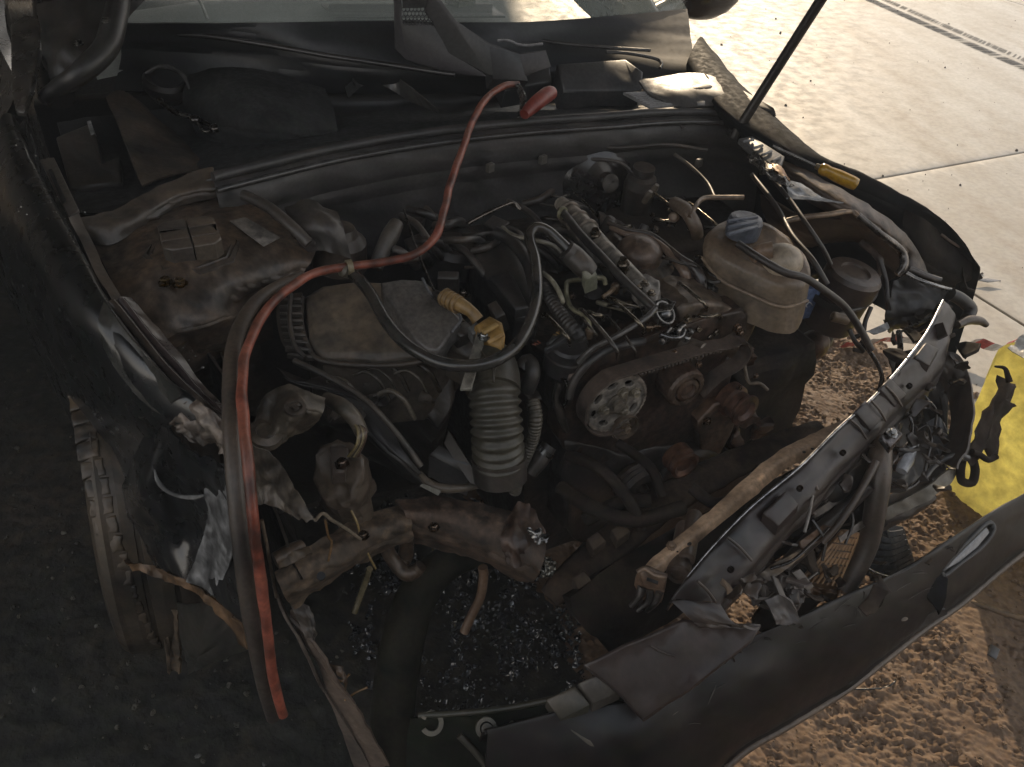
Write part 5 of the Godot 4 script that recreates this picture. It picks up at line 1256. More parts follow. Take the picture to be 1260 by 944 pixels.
# ---------------------------------------------------------------- broken nose
func front(car: Node3D) -> void:
	# crushed frame rails at the near corner
	var beam := put("frame_rail", patch([
		W([338,705,.58, 372,680,.59, 410,655,.58, 450,632,.57, 500,622,.56]), W([345,722,.57, 380,698,.585, 420,672,.58, 460,650,.57, 505,640,.56]),
		W([352,738,.54, 388,716,.55, 428,692,.55, 468,670,.54, 508,658,.53]), W([360,746,.49, 392,724,.50, 432,700,.50, 470,678,.49, 508,668,.48])], 0.004, 6, 5, 0.010, 16.0), M.dirty, car, Color(0.17, 0.122, 0.08), 0.5, 0.6, Color(0.22, 0.145, 0.09))
	var beam2 := put("frame_rail", patch([
		W([486,616,.57, 540,612,.56, 600,622,.55, 655,640,.54, 672,650,.53]), W([498,632,.57, 545,636,.56, 600,650,.555, 640,668,.55, 668,690,.53]),
		W([502,652,.53, 545,662,.52, 590,676,.52, 630,694,.51, 662,708,.50]), W([506,664,.48, 545,676,.47, 590,690,.47, 625,706,.46, 650,716,.45])], 0.004, 6, 5, 0.008, 16.0), M.dirty, car, Color(0.13, 0.088, 0.06), 0.45, 0.6, Color(0.19, 0.115, 0.075))
	put("rail_end", patch([W([622,640,.56, 640,618,.56, 655,630,.55, 672,655,.54]), W([618,668,.55, 630,665,.56, 648,668,.55, 672,672,.53]), W([625,690,.52, 635,694,.52, 650,700,.51, 668,706,.49])], 0.004, 5, 5, 0.014, 26.0), M.alloy, beam2, Color(0.10, 0.055, 0.042), 0.35, 0.6)
	put("foil_scrap", patch([W([648,650,.57, 656,652,.57, 666,655,.56]), W([652,658,.565, 662,660,.57, 672,660,.56]), W([658,666,.555, 664,668,.56, 670,668,.555])], 0.001, 5, 5, 0.014, 60.0), M.steel, beam2, Color(0.4, 0.4, 0.39), 0.15)
	put("brush_joint", ball(at(671, 698, .50), Vector3(0.016, 0.016, 0.016), 12).refine(0.004).warp(noise_b, 0.008, 160.0), M.steel, beam2, Color(0.3, 0.29, 0.25), 0.2)
	put("rail_hole", lathe(at(395, 709, .572), Vector3(-0.3, 1, 0.6), [[0.007, 0.0], [0.0065, 0.001], [0, 0.001]], 12), M.plastic, beam, BLACK * 0.4, 0.0)
	part_bolts([at(447, 660, .58), at(534, 650, .565)], 0.007, beam, Color(0.14, 0.10, 0.07))
	for q in [[474,664,.50, 478,680,.47, 488,695,.45, 500,706,.44, 512,702,.44, 518,696,.45], [498,652,.51, 500,668,.48, 499,684,.45, 496,694,.44], [338,690,.60, 350,684,.60, 372,672,.595]]:
		put("tow_hook", tube(W(q), [0.012, 0.013, 0.014, 0.011], 10, 6), M.alloy, beam, Color(0.12, 0.082, 0.056), 0.4)
	put("rail_flange", patch([W([340,684,.61, 355,680,.61, 380,672,.605]), W([344,700,.60, 360,692,.605, 384,682,.60])], 0.003, 5, 3, 0.008, 40.0), M.alloy, beam, Color(0.13, 0.095, 0.06), 0.4)
	put("dip_tube", tube(W([594,698,.46, 595,710,.44, 591,735,.40, 580,758,.36, 571,778,.33]), 0.0085, 10, 6), M.rubber, car, Color(0.15, 0.088, 0.052), 0.3)
	var bh := put("radiator_hose", tube(W([600,672,.40, 570,684,.38, 540,700,.36, 515,730,.33, 500,770,.29, 490,820,.24, 484,870,.18, 482,930,.12, 482,980,.06]), [0.026, 0.03, 0.034, 0.038, 0.040, 0.041, 0.04, 0.04, 0.04], 20, 7), M.matte, car, Color(0.014, 0.016, 0.011), 0.1)
	# bent strips below the corner
	var strip := thing("bent_strip", "bent grey brown metal strip hanging below the crushed corner", "car part", at(420, 900, .1))
	put("outer_web", patch([W([336,720,.50, 356,760,.46, 380,815,.38, 412,880,.26, 436,945,.14, 450,985,.06]), W([350,752,.48, 372,792,.43, 400,850,.32, 430,900,.23, 456,945,.14, 470,985,.06])], 0.004, 6, 5, 0.004, 12.0), M.plastic, strip, Color(0.13, 0.105, 0.088), 0.3, 0.4)
	put("inner_web", patch([W([356,752,.47, 378,795,.41, 405,850,.31, 432,900,.22, 458,948,.13]), W([384,790,.44, 410,825,.38, 440,872,.29, 470,925,.18, 492,965,.10])], 0.004, 6, 5, 0.006, 14.0), M.plastic, strip, Color(0.16, 0.12, 0.095), 0.3, 0.4)
	put("torn_tab", patch([W([352,732,.50, 372,740,.49, 386,760,.47]), W([362,755,.48, 380,765,.47, 388,778,.46]), W([376,785,.45, 384,784,.45, 386,790,.44])], 0.003, 5, 5, 0.012, 30.0), M.alloy, strip, Color(0.08, 0.066, 0.055), 0.35)
	put("torn_tab", patch([W([404,818,.38, 420,822,.38, 426,838,.37]), W([416,830,.36, 424,838,.36, 428,850,.35])], 0.002, 5, 4, 0.01, 40.0), M.alloy, strip, Color(0.16, 0.10, 0.06), 0.35)
	for q in [[424,862,.30, 438,852,.31, 452,846,.32], [412,835,.36, 420,838,.35, 430,830,.36]]:
		put("wire", tube(W(q), 0.0022, 6, 4), M.cable, strip, Color(0.3, 0.17, 0.07), 0.2)
	put("hem", tube(W([340,735,.50, 330,680,.60, 322,640,.66]), 0.003, 6, 4), M.alloy, strip, Color(0.24, 0.18, 0.13), 0.2)

	# the lock carrier, a ribbed plastic panel torn out over the radiator
	var slam := thing("lock_carrier", "torn grey brown plastic cross panel with bright edge leaning over the broken nose", "car part", at(960, 640, .5))
	var e1 := W([826,738,.60, 846,712,.625, 880,672,.645, 925,626,.665, 985,576,.69, 1030,531,.71, 1075,491,.73, 1110,452,.745, 1140,412,.755, 1161,371,.765])
	var e2 := W([885,744,.585, 900,722,.60, 932,688,.62, 965,650,.635, 1006,606,.66, 1052,556,.675, 1090,520,.69, 1126,482,.70, 1160,448,.71, 1176,392,.735])
	var mid := []
	for i in e1.size():
		mid.append((e1[i] + e2[i]) / 2.0 + Vector3(0, 0.003, 0))
	put("panel", patch([shift(e1, Vector3(0, -0.03, -0.004)), e1, mid, e2, shift(e2, Vector3(0.004, -0.05, 0.0))], 0.004, 6, 6, 0.006, 10.0), M.plastic, slam, Color(0.018, 0.0125, 0.0115), 0.2, 0.6, Color(0.065, 0.042, 0.034))
	for q in [[[1052,508,.728, 1066,494,.734, 1086,516,.705, 1072,532,.695]], [[1082,480,.742, 1096,466,.747, 1116,486,.715, 1102,502,.705]], [[940,632,.672, 968,604,.686, 984,622,.668, 958,650,.655]], [[1126,440,.752, 1140,422,.757, 1156,430,.742, 1144,452,.732]]]:
		put("stiffening_step", prism(shift(W(q[0]), Vector3(0, 0.0015, 0)), Vector3(0, -0.02, 0), 0.003).refine(0.02), M.plastic, slam, Color(0.02, 0.014, 0.0125), 0.2, 0.6, Color(0.065, 0.042, 0.034))
	for q in [[900,700,.642],[985,600,.684],[1038,556,.694],[1120,474,.722]]:
		put("hole", lathe(at(q[0], q[1], q[2] + 0.004), Vector3(-0.2, 1, 0.3), [[0.005, -0.006], [0.005, 0.0], [0.004, 0.0005], [0.0036, -0.003], [0, -0.003]], 14), M.matte, slam, Color(0.012, 0.01, 0.01), 0.1)
	put("edge_trim", tube(shift(e1.slice(1), Vector3(0, 0.002, -0.002)), [0.001, 0.002, 0.0028, 0.003, 0.003, 0.0028, 0.002], 6, 6), M.steel, slam, Color(0.6, 0.6, 0.62), 0.05)
	for q in [[1046,517,.722, 1066,540,.685], [1072,494,.735, 1090,518,.70], [1090,476,.742, 1110,500,.705], [895,662,.66, 925,690,.63], [858,716,.635, 880,740,.60]]:
		put("rib", tube([at(q[0], q[1], q[2]) + Vector3(0, 0.001, 0), at((q[0] + q[3]) / 2, (q[1] + q[4]) / 2, (q[2] + q[5]) / 2) + Vector3(0, 0.0035, 0), at(q[3], q[4], q[5])], 0.0022, 8, 5), M.plastic, slam, Color(0.05, 0.038, 0.033), 0.25)
	for i in 15:                                            # splinters left along the torn front edge
		var t := rng.randf_range(0.1, 0.97)
		var k := int(t * 9.0)
		put("splinter", shard(e2[k].lerp(e2[mini(k + 1, 9)], t * 9.0 - k) + Vector3(rng.randf_range(0.0, 0.02), rng.randf_range(-0.04, 0.0), rng.randf_range(0.0, 0.02)), rng.randf_range(0.012, 0.035), 0.003), M.plastic, slam, Color(0.03, 0.022, 0.019) * rng.randf_range(0.5, 1.8), 0.2)
	for q in [[1110,500,.66, 1122,520,.64, 1118,548,.62, 1100,572,.58, 1090,600,.54], [1150,400,.72, 1158,430,.70, 1150,462,.68, 1134,486,.66], [1128,470,.68, 1140,490,.66, 1152,505,.64, 1150,530,.62], [1085,590,.58, 1098,604,.56, 1120,600,.55, 1136,586,.56], [1060,420,.70, 1075,440,.70, 1085,462,.69, 1082,480,.68]]:
		put("torn_wire", tube(W(q), rng.randf_range(0.002, 0.004), 7, 6), M.cable, slam, Color(0.02, 0.018, 0.017), 0.1)
	put("tear_edge", tube(W([1006,604,.665, 1000,585,.672, 1003,576,.675, 1014,586,.67]), 0.003, 6, 5), M.plastic, slam, Color(0.14, 0.115, 0.1), 0.3)
	put("tear_edge", tube(W([1000,610,.66, 996,632,.65, 990,655,.635]), 0.0025, 6, 5), M.plastic, slam, Color(0.26, 0.24, 0.22), 0.2)
	put("latch_plate", prism(W([1084,536,.70, 1100,524,.705, 1112,534,.70, 1096,552,.685]), Vector3(0, -0.012, 0), 0.003), M.steel, slam, Color(0.16, 0.15, 0.15), 0.25)
	put("bolt", bolt(at(1097, 534, .705), Vector3(0, 1, 0.3), 0.007), M.steel, slam, Color(0.6, 0.6, 0.6), 0.0)
	put("foot", patch([W([826,740,.59, 852,738,.595, 884,744,.58]), W([850,762,.575, 870,764,.575, 905,768,.565]), W([862,770,.56, 895,772,.56, 934,772,.55])], 0.004, 5, 5, 0.008, 14.0), M.plastic, slam, Color(0.04, 0.03, 0.027), 0.3)
	put("spots", patch([W([888,712,.632, 897,718,.627, 902,726,.62]), W([886,718,.630, 893,725,.624, 896,732,.617])], 0.001, 4, 4, 0.003, 60.0), M.dirty, slam, Color(0.26, 0.16, 0.085), 0.2)

	# pale strip of the crash bar, with its bracket
	var bar_ := thing("crash_bar", "tan pitted metal bar lying beside the torn cross panel", "car part", at(900, 620, .4))
	put("web", patch([
		W([791,698,.56, 830,664,.58, 872,630,.595, 912,593,.61, 960,554,.62, 1004,532,.625, 1042,514,.63]),
		W([802,702,.565, 840,669,.585, 880,637,.60, 922,600,.615, 966,564,.625, 1010,543,.63, 1046,520,.632]),
		W([814,707,.555, 850,675,.575, 886,645,.59, 932,607,.605, 972,574,.615, 1016,553,.62, 1048,527,.625])], 0.008, 6, 5, 0.004, 20.0), M.plastic, bar_, Color(0.62, 0.42, 0.27), 0.12, 0.5, Color(0.17, 0.11, 0.07))
	for i in 22:
		var t := rng.randf_range(0.1, 0.95)
		var k := int(t * 5.0)
		var q0 := [Vector2(802, 702), Vector2(840, 669), Vector2(880, 637), Vector2(922, 600), Vector2(966, 564), Vector2(1010, 543)]
		var c: Vector2 = q0[k].lerp(q0[mini(k + 1, 5)], t * 5.0 - k) + Vector2(rng.randf_range(-5, 5), rng.randf_range(-4, 4))
		put("pit", ball(at(c.x, c.y, lerpf(.568, .633, t) + 0.001), Vector3(0.0045, 0.002, 0.004) * rng.randf_range(0.4, 1.2), 8), M.plastic, bar_, Color(0.03, 0.02, 0.015), 0.0)
	put("bracket", prism(W([784,704,.585, 794,697,.59, 822,707,.585, 818,728,.56, 790,722,.56]), Vector3(0, -0.03, 0), 0.004).refine(0.015).warp(noise_b, 0.003, 50.0), M.alloy, bar_, Color(0.26, 0.165, 0.11), 0.35)
	put("bracket_lip", tube(W([784,704,.588, 794,700,.592, 806,708,.59, 820,711,.587]), 0.004, 8, 5), M.alloy, bar_, Color(0.32, 0.22, 0.15), 0.2)
	for q in [[790,722,.555, 786,735,.54, 776,746,.52], [800,724,.555, 798,740,.53, 784,752,.51], [812,728,.555, 806,742,.53, 796,752,.50]]:
		put("prong", tube(W(q), [0.007, 0.006, 0.004], 8, 5), M.alloy, bar_, Color(0.055, 0.05, 0.048), 0.3)
	put("bracket_slot", bar(at(796, 712, .5905), at(810, 717, .5885), 0.006, 0.002, Vector3.UP, 0.0005), M.plastic, bar_, BLACK, 0.0)
	put("bolt", bolt(at(826, 672, .588), Vector3(0, 1, 0.2), 0.006), M.alloy, bar_, Color(0.3, 0.2, 0.13), 0.2)
	var cm := put("cross_member", tube(W([676,736,.38, 712,704,.41, 758,664,.44, 812,622,.47, 872,586,.49, 940,554,.50, 1010,524,.50]), [0.024, 0.036, 0.038, 0.038, 0.036, 0.03, 0.02], 10, 6, 0, 0, 0.35).refine(0.02).warp(noise_a, 0.006, 18.0), M.matte, car, Color(0.024, 0.018, 0.016), 0.25)
	for q in [[722,664,.50], [752,652,.51], [704,712,.47]]:
		put("tab", prism(W([q[0], q[1], q[2], q[0] + 14, q[1] - 10, q[2] + 0.01, q[0] + 24, q[1] + 2, q[2], q[0] + 8, q[1] + 14, q[2] - 0.01]), Vector3(0, -0.02, 0), 0.003), M.matte, cm, Color(0.03, 0.025, 0.022), 0.3)
	for p in [[834,708,.56,0.019],[844,690,.57,0.014]]:
		put("pipe_end", lathe(at(p[0], p[1], p[2]), Vector3(-0.7, 0.15, 0.75), [[p[3], -0.12], [p[3], -0.004], [p[3] * 0.9, 0.0], [p[3] * 0.55, 0.001], [p[3] * 0.5, -0.004], [0, -0.004]], 20), M.rubber, cm, Color(0.08, 0.055, 0.045), 0.3)
	put("radiator_tank", patch([W([700,735,.46, 760,690,.46, 830,650,.48, 930,600,.5, 1010,560,.52]), W([720,775,.40, 780,740,.42, 850,690,.45, 940,640,.48, 1010,595,.5]), W([760,800,.3, 800,780,.32, 860,740,.35, 950,690,.38, 1010,640,.4])], 0.02, 5, 5, 0.014, 14.0), M.matte, car, Color(0.011, 0.0095, 0.009), 0.12)

	# torn radiator pack and lamp remains in front of the carrier
	var rad := thing("radiator_pack", "crumpled radiator with tan ribbed core under the torn cross panel", "radiator", at(1020, 660, .2))
	put("core", prism(W([1056,653,.50, 1030,722,.42, 984,716,.44, 1004,688,.47, 1036,652,.51]), Vector3(0, -0.03, 0.01), 0.003).refine(0.02), M.alloy, rad, Color(0.42, 0.24, 0.12), 0.35, 0.5)
	for i in 8:
		var t := i / 7.0
		put("core_rib", tube([at(lerpf(1036, 1057, t), lerpf(654, 656, t), .514), at(lerpf(1012, 1044, t), lerpf(684, 690, t), lerpf(.482, .466, t)), at(lerpf(986, 1030, t), lerpf(714, 722, t), lerpf(.448, .426, t))], 0.0035, 7, 4), M.alloy, rad, Color(0.66, 0.38, 0.18) * rng.randf_range(0.8, 1.1), 0.3, 0.5)
	for i in 7:
		var t := (i + 0.5) / 7.0
		put("core_fin", tube([at(lerpf(1034, 988, t), lerpf(656, 712, t), lerpf(.515, .450, t)), at(lerpf(1056, 1031, t), lerpf(658, 718, t), lerpf(.512, .430, t))], 0.0018, 6, 2), M.alloy, rad, Color(0.12, 0.07, 0.04), 0.2)
	put("core_edge", patch([W([982,712,.45, 1000,722,.44, 1032,726,.42]), W([984,726,.44, 1002,730,.43, 1030,730,.42])], 0.006, 6, 3, 0.014, 50.0), M.alloy, rad, Color(0.22, 0.12, 0.06), 0.2)
	var fin := put("condenser", patch([W([1000,606,.61, 1030,580,.625, 1062,560,.64, 1080,552,.64]), W([1006,622,.58, 1036,606,.60, 1066,585,.61, 1082,575,.61]), W([985,655,.53, 1030,630,.56, 1064,606,.58, 1080,598,.58])], 0.012, 5, 4, 0.003, 20.0), M.alloy, rad, Color(0.022, 0.019, 0.017), 0.2)
	for i in 9:
		put("fin", tube(W([1008 + i * 1.0, 600 + i * 2.6, .622 - i * 0.005, 1034, 580 + i * 2.6, .634 - i * 0.005, 1060, 563 + i * 2.6, .645 - i * 0.005]), 0.0013, 5, 3), M.alloy, fin, Color(0.16, 0.13, 0.10) * rng.randf_range(0.5, 1.2), 0.2)
	put("drain_tube", tube(W([1083,540,.66, 1082,580,.63, 1078,620,.58, 1068,670,.50, 1048,712,.44, 1038,728,.42]), [0.020, 0.020, 0.018, 0.017, 0.016], 14, 6), M.rubber, rad, Color(0.045, 0.034, 0.028), 0.3)
	put("stay", tube(W([1078,568,.65, 1058,605,.62, 1032,645,.58, 1012,668,.55]), [0.008, 0.006, 0.006, 0.005], 8, 4), M.plastic, rad, Color(0.06, 0.045, 0.037), 0.3)
	put("stay", tube(W([1070,598,.62, 1035,630,.57, 1002,660,.53, 964,698,.49]), [0.010, 0.013, 0.015, 0.012], 10, 5), M.plastic, rad, Color(0.022, 0.018, 0.017), 0.2)
	put("splinter", patch([W([932,708,.52, 956,692,.53, 986,676,.54]), W([938,720,.51, 962,704,.52, 990,684,.53])], 0.004, 5, 4, 0.006, 30.0), M.alloy, rad, Color(0.28, 0.20, 0.125), 0.3, 0.5)
	put("splinter", patch([W([985,666,.55, 1005,652,.555, 1020,640,.56]), W([988,678,.54, 1010,664,.55, 1024,650,.555])], 0.004, 5, 4, 0.008, 30.0), M.alloy, rad, Color(0.24, 0.13, 0.07), 0.3, 0.5)
	put("splinter", patch([W([1032,662,.53, 1050,648,.54, 1070,634,.55]), W([1034,668,.525, 1052,656,.535, 1070,644,.545])], 0.003, 5, 3, 0.004, 30.0), M.alloy, rad, Color(0.24, 0.21, 0.18), 0.3)
	put("splinter", patch([W([1000,630,.58, 1030,612,.59, 1060,600,.6]), W([1002,638,.57, 1032,620,.58, 1062,608,.59])], 0.003, 5, 3, 0.004, 30.0), M.alloy, rad, Color(0.12, 0.1, 0.085), 0.3)
	for i in 34:
		put("scrap", shard(at(rng.randf_range(930, 985), rng.randf_range(708, 745), rng.randf_range(.48, .52)), rng.randf_range(0.01, 0.03), rng.randf_range(0.002, 0.008)), M.plastic, rad, Color(0.045, 0.036, 0.032) * rng.randf_range(0.4, 2.4), 0.2)
	put("scrap", patch([W([940,738,.55, 960,732,.555, 975,742,.55]), W([952,760,.53, 966,758,.53, 985,766,.52]), W([955,768,.52, 965,770,.52, 975,768,.52])], 0.004, 5, 5, 0.012, 24.0), M.plastic, rad, Color(0.09, 0.08, 0.078), 0.25)
	put("scrap", plate(W([975,705,.53, 985,700,.53, 1002,722,.50, 994,728,.50]), 0.004, 0.001), M.plastic, rad, Color(0.06, 0.048, 0.042), 0.3)
	put("scrap", plate(W([950,708,.54, 958,712,.53, 968,735,.52, 962,738,.52]), 0.004, 0.001), M.plastic, rad, Color(0.055, 0.048, 0.045), 0.3)

	put("shroud_back", patch([
		W([925,770,.40, 950,720,.42, 985,670,.45, 1030,625,.48, 1080,600,.50]), W([940,780,.34, 975,740,.35, 1010,700,.37, 1045,660,.40, 1085,630,.43]), W([960,785,.28, 995,755,.28, 1025,730,.29, 1050,705,.30, 1080,680,.32])], 0.005, 6, 5, 0.012, 16.0), M.matte, rad, Color(0.012, 0.011, 0.010), 0.12)
	for i in 40:
		put("scrap", shard(at(rng.randf_range(935, 1080), rng.randf_range(640, 740), rng.randf_range(.42, .50)), rng.randf_range(0.015, 0.045), rng.randf_range(0.002, 0.008)), M.matte, rad, Color(0.03, 0.024, 0.021) * rng.randf_range(0.4, 1.8), 0.2)
	for q in [[948,700,.53, 975,690,.54, 1000,668,.55, 1020,650,.56], [960,735,.50, 985,720,.50, 1005,705,.49], [1000,640,.57, 1015,665,.55, 1012,690,.52], [1040,610,.58, 1050,640,.55, 1040,670,.52]]:
		put("torn_wire", tube(W(q), 0.0028, 7, 5), M.cable, rad, Color(0.02, 0.018, 0.017), 0.1)
	var grille := thing("grille", "black slatted grille panel lying broken behind the bumper", "grille", at(1085, 680, .2))
	put("panel", plate(W([1076,642,.40, 1112,648,.38, 1126,690,.32, 1096,714,.31, 1044,704,.36]), 0.006, 0.002), M.plastic, grille, Color(0.016, 0.015, 0.015), 0.1)
	for i in 7:
		var t := i / 6.0
		put("slat", patch([[at(1074 - 26 * t, 646 + 54 * t, .408 - 0.05 * t), at(1095 - 5 * t, 654 + 50 * t, .402 - 0.06 * t), at(1112 + 12 * t, 652 + 36 * t, .39 - 0.065 * t)], [at(1074 - 26 * t, 651 + 54 * t, .398 - 0.05 * t), at(1095 - 5 * t, 660 + 50 * t, .392 - 0.06 * t), at(1113 + 12 * t, 657 + 36 * t, .38 - 0.065 * t)]], 0.003, 5, 2), M.gloss, grille, Color(0.10, 0.10, 0.10), 0.1)
	put("mullion", tube(W([1090,650,.41, 1100,680,.36, 1106,708,.32]), 0.003, 6, 4), M.gloss, grille, Color(0.08, 0.08, 0.08), 0.1)
	put("chrome_lip", tube(W([1056,690,.39, 1068,700,.385, 1085,708,.37, 1106,712,.35]), 0.003, 6, 5), M.steel, grille, Color(0.5, 0.5, 0.5), 0.05)

	var lamp := thing("headlamp_remains", "smashed black headlamp housing hanging at the far front corner", "headlamp", at(1150, 540, .3))
	put("housing_wall", patch([
		W([1150,432,.70, 1178,436,.70, 1192,460,.68, 1198,500,.65, 1192,545,.62, 1176,575,.60]), W([1146,446,.68, 1168,452,.68, 1180,470,.66, 1185,505,.63, 1180,545,.60, 1166,572,.58]),
		W([1142,462,.64, 1158,470,.64, 1166,488,.62, 1170,515,.60, 1166,545,.58, 1154,568,.56])], 0.004, 6, 5, 0.005, 18.0), M.plastic, lamp, Color(0.035, 0.026, 0.022), 0.25)
	put("housing_back", patch([
		W([1090,440,.66, 1120,430,.67, 1150,440,.66, 1165,470,.62]), W([1095,480,.60, 1120,470,.60, 1150,490,.58, 1168,520,.55]), W([1100,540,.52, 1125,540,.50, 1150,555,.48, 1165,580,.46]), W([1090,600,.45, 1110,610,.44, 1130,605,.44, 1150,590,.45])], 0.004, 6, 6, 0.02, 16.0), M.plastic, lamp, Color(0.014, 0.012, 0.012), 0.12)
	put("reflector", patch([W([1140,520,.60, 1158,515,.60, 1176,560,.57]), W([1150,545,.57, 1162,545,.57, 1178,570,.56]), W([1155,560,.56, 1166,566,.56, 1172,575,.56])], 0.003, 5, 5, 0.004, 30.0), M.gloss, lamp, Color(0.12, 0.12, 0.125), 0.1)
	put("bulb_tube", tube(W([1128,540,.60, 1120,552,.60, 1115,566,.59, 1109,580,.58]), [0.008, 0.012, 0.014, 0.010], 12, 5), M.gloss, lamp, Color(0.62, 0.63, 0.66), 0.05)
	put("bulb_holder", ball(at(1104, 565, .58), Vector3(0.022, 0.026, 0.022), 16), M.plastic, lamp, Color(0.12, 0.055, 0.025), 0.25)
	put("lamp_wire", tube(W([1128,530,.62, 1140,524,.63, 1146,540,.62, 1142,562,.60, 1138,580,.58]), 0.003, 6, 6), M.cable, lamp, Color(0.03, 0.027, 0.025), 0.1)
	put("lower_rim", tube(W([1138,588,.56, 1148,575,.57, 1162,565,.58, 1180,560,.59, 1192,564,.585]), [0.005, 0.006, 0.005], 8, 6), M.gloss, lamp, Color(0.09, 0.09, 0.092), 0.1)
	put("lens_edge", patch([W([1085,628,.50, 1120,610,.52, 1150,592,.54, 1175,570,.56]), W([1090,640,.48, 1125,625,.50, 1158,604,.52, 1180,580,.54])], 0.004, 6, 3, 0.006, 20.0), M.plastic, lamp, Color(0.15, 0.14, 0.115), 0.3)
	put("lower_frame", patch([W([1078,615,.51, 1110,605,.52, 1145,585,.54]), W([1082,640,.47, 1115,628,.48, 1150,605,.50]), W([1078,655,.43, 1100,645,.43, 1135,622,.45])], 0.006, 5, 5, 0.008, 18.0), M.plastic, lamp, Color(0.035, 0.03, 0.028), 0.25)
	for i in 60:
		put("scrap", shard(at(rng.randf_range(1082, 1172), rng.randf_range(455, 605), rng.randf_range(.57, .64)), rng.randf_range(0.008, 0.032), rng.randf_range(0.002, 0.010)), M.plastic, lamp, Color(0.022, 0.018, 0.016) * rng.randf_range(0.4, 2.6), 0.2)
	# shroud and strips between wing and carrier
	var shroud := put("lamp_shroud", patch([
		W([1100,345,.76, 1120,338,.77, 1150,350,.76, 1172,360,.75]), W([1095,365,.74, 1120,362,.745, 1150,368,.74, 1168,372,.74]),
		W([1088,392,.70, 1112,392,.70, 1140,388,.71, 1158,384,.72]), W([1092,408,.66, 1105,405,.66, 1122,402,.67, 1150,394,.69])], 0.006, 6, 6, 0.010, 20.0), M.plastic, car, Color(0.013, 0.012, 0.012), 0.08)
	put("shroud_strip", tube(W([1116,336,.785, 1130,344,.78, 1150,351,.775, 1171,357,.765]), 0.004, 6, 4), M.steel, shroud, Color(0.45, 0.44, 0.43), 0.1)
	put("shroud_strip", tube(W([1120,330,.785, 1138,338,.78, 1158,345,.775]), 0.006, 6, 4), M.gloss, shroud, Color(0.13, 0.12, 0.115), 0.1)
	put("shroud_strip", tube(W([1103,412,.69, 1120,402,.70, 1140,394,.71, 1158,384,.73]), 0.003, 6, 4), M.steel, shroud, Color(0.5, 0.49, 0.47), 0.1)
	put("shroud_strip", tube(W([1106,408,.69, 1108,425,.68, 1107,445,.66]), 0.006, 8, 4), M.steel, shroud, Color(0.3, 0.3, 0.3), 0.1)
	put("shroud_strip", tube(W([1170,362,.76, 1182,368,.75, 1194,380,.73, 1190,392,.72]), 0.013, 8, 5), M.rubber, shroud, Color(0.018, 0.017, 0.017), 0.05)
	put("shroud_strip", patch([W([1066,408,.70, 1080,402,.70, 1092,396,.70]), W([1076,412,.69, 1088,408,.69, 1094,404,.69])], 0.002, 4, 3, 0.004, 40.0), M.gloss, shroud, Color(0.4, 0.4, 0.4), 0.1)
	put("shroud_strip", tube(W([1178,400,.73, 1192,394,.73, 1206,395,.72, 1214,400,.71]), [0.008, 0.010, 0.006], 8, 5), M.plastic, shroud, Color(0.035, 0.026, 0.02), 0.2)
	for i in 30:
		put("torn_flap", shard(at(rng.randf_range(1100, 1195), rng.randf_range(335, 470), rng.randf_range(.68, .75)), rng.randf_range(0.015, 0.045), rng.randf_range(0.002, 0.007)), M.matte, shroud, Color(0.014, 0.012, 0.011) * rng.randf_range(0.5, 2.0), 0.1)
	# torn plastic that hangs in front of the can
	var torn := thing("torn_liner", "ragged black plastic liner scrap hanging in front of the yellow can", "plastic scrap", at(1210, 560, .3))
	put("web", prism(W([1184,566,.58, 1198,540,.60, 1212,505,.62, 1230,478,.64, 1226,462,.65, 1238,466,.65, 1250,472,.64, 1240,492,.63, 1248,496,.62, 1230,516,.60, 1229,556,.55, 1218,560,.55, 1208,548,.57, 1196,572,.56]), Vector3(0.004, -0.006, 0.002), 0.002).refine(0.02).warp(noise_b, 0.008, 25.0), M.matte, torn, Color(0.017, 0.013, 0.011), 0.12)
	put("barb", tube(W([1224,451,.67, 1236,453,.67, 1240,462,.66, 1242,470,.65]), [0.002, 0.005, 0.007], 8, 4), M.matte, torn, Color(0.017, 0.013, 0.011), 0.1)
	put("loop", tube(W([1184,566,.57, 1182,580,.55, 1184,592,.53, 1196,594,.53, 1200,580,.54, 1198,568,.55]), 0.008, 8, 5), M.matte, torn, Color(0.017, 0.013, 0.011), 0.1)
	put("strand", tube(W([1196,556,.58, 1206,560,.57, 1216,566,.56, 1226,562,.56]), 0.006, 8, 4), M.matte, torn, Color(0.017, 0.013, 0.011), 0.1)

	# the bumper skin, off its mounts and swung round
	var bum := thing("bumper", "dusty dark bumper skin swung off the nose over the sand", "bumper", at(1000, 850, 0.05))
	var ta := W([600,905,.43, 700,880,.43, 780,868,.43, 850,842,.44, 905,800,.46, 985,764,.475, 1047,735,.472, 1090,716,.47, 1150,682,.468, 1215,638,.465, 1300,588,.46])
	var tb := W([600,980,.36, 700,950,.37, 790,930,.38, 862,890,.39, 935,842,.41, 1010,802,.41, 1066,772,.41, 1112,746,.405, 1165,710,.40, 1228,660,.41, 1310,605,.42])
	var tc := W([640,1080,.20, 740,1050,.21, 830,1000,.22, 910,925,.27, 968,890,.28, 1040,846,.29, 1092,806,.30, 1138,770,.305, 1184,738,.31, 1244,688,.33, 1320,635,.35])
	put("skin", patch([shift(ta, Vector3(-0.008, -0.03, -0.012)), shift(ta, Vector3(-0.004, -0.003, -0.007)), ta, tb, tc, shift(tc, Vector3(-0.02, -0.03, -0.04))], 0.004, 6, 6, 0.004, 6.0), M.skin, bum, Color(0.009, 0.008, 0.0075), 0.13, 0.6, Color(0.065, 0.046, 0.034))
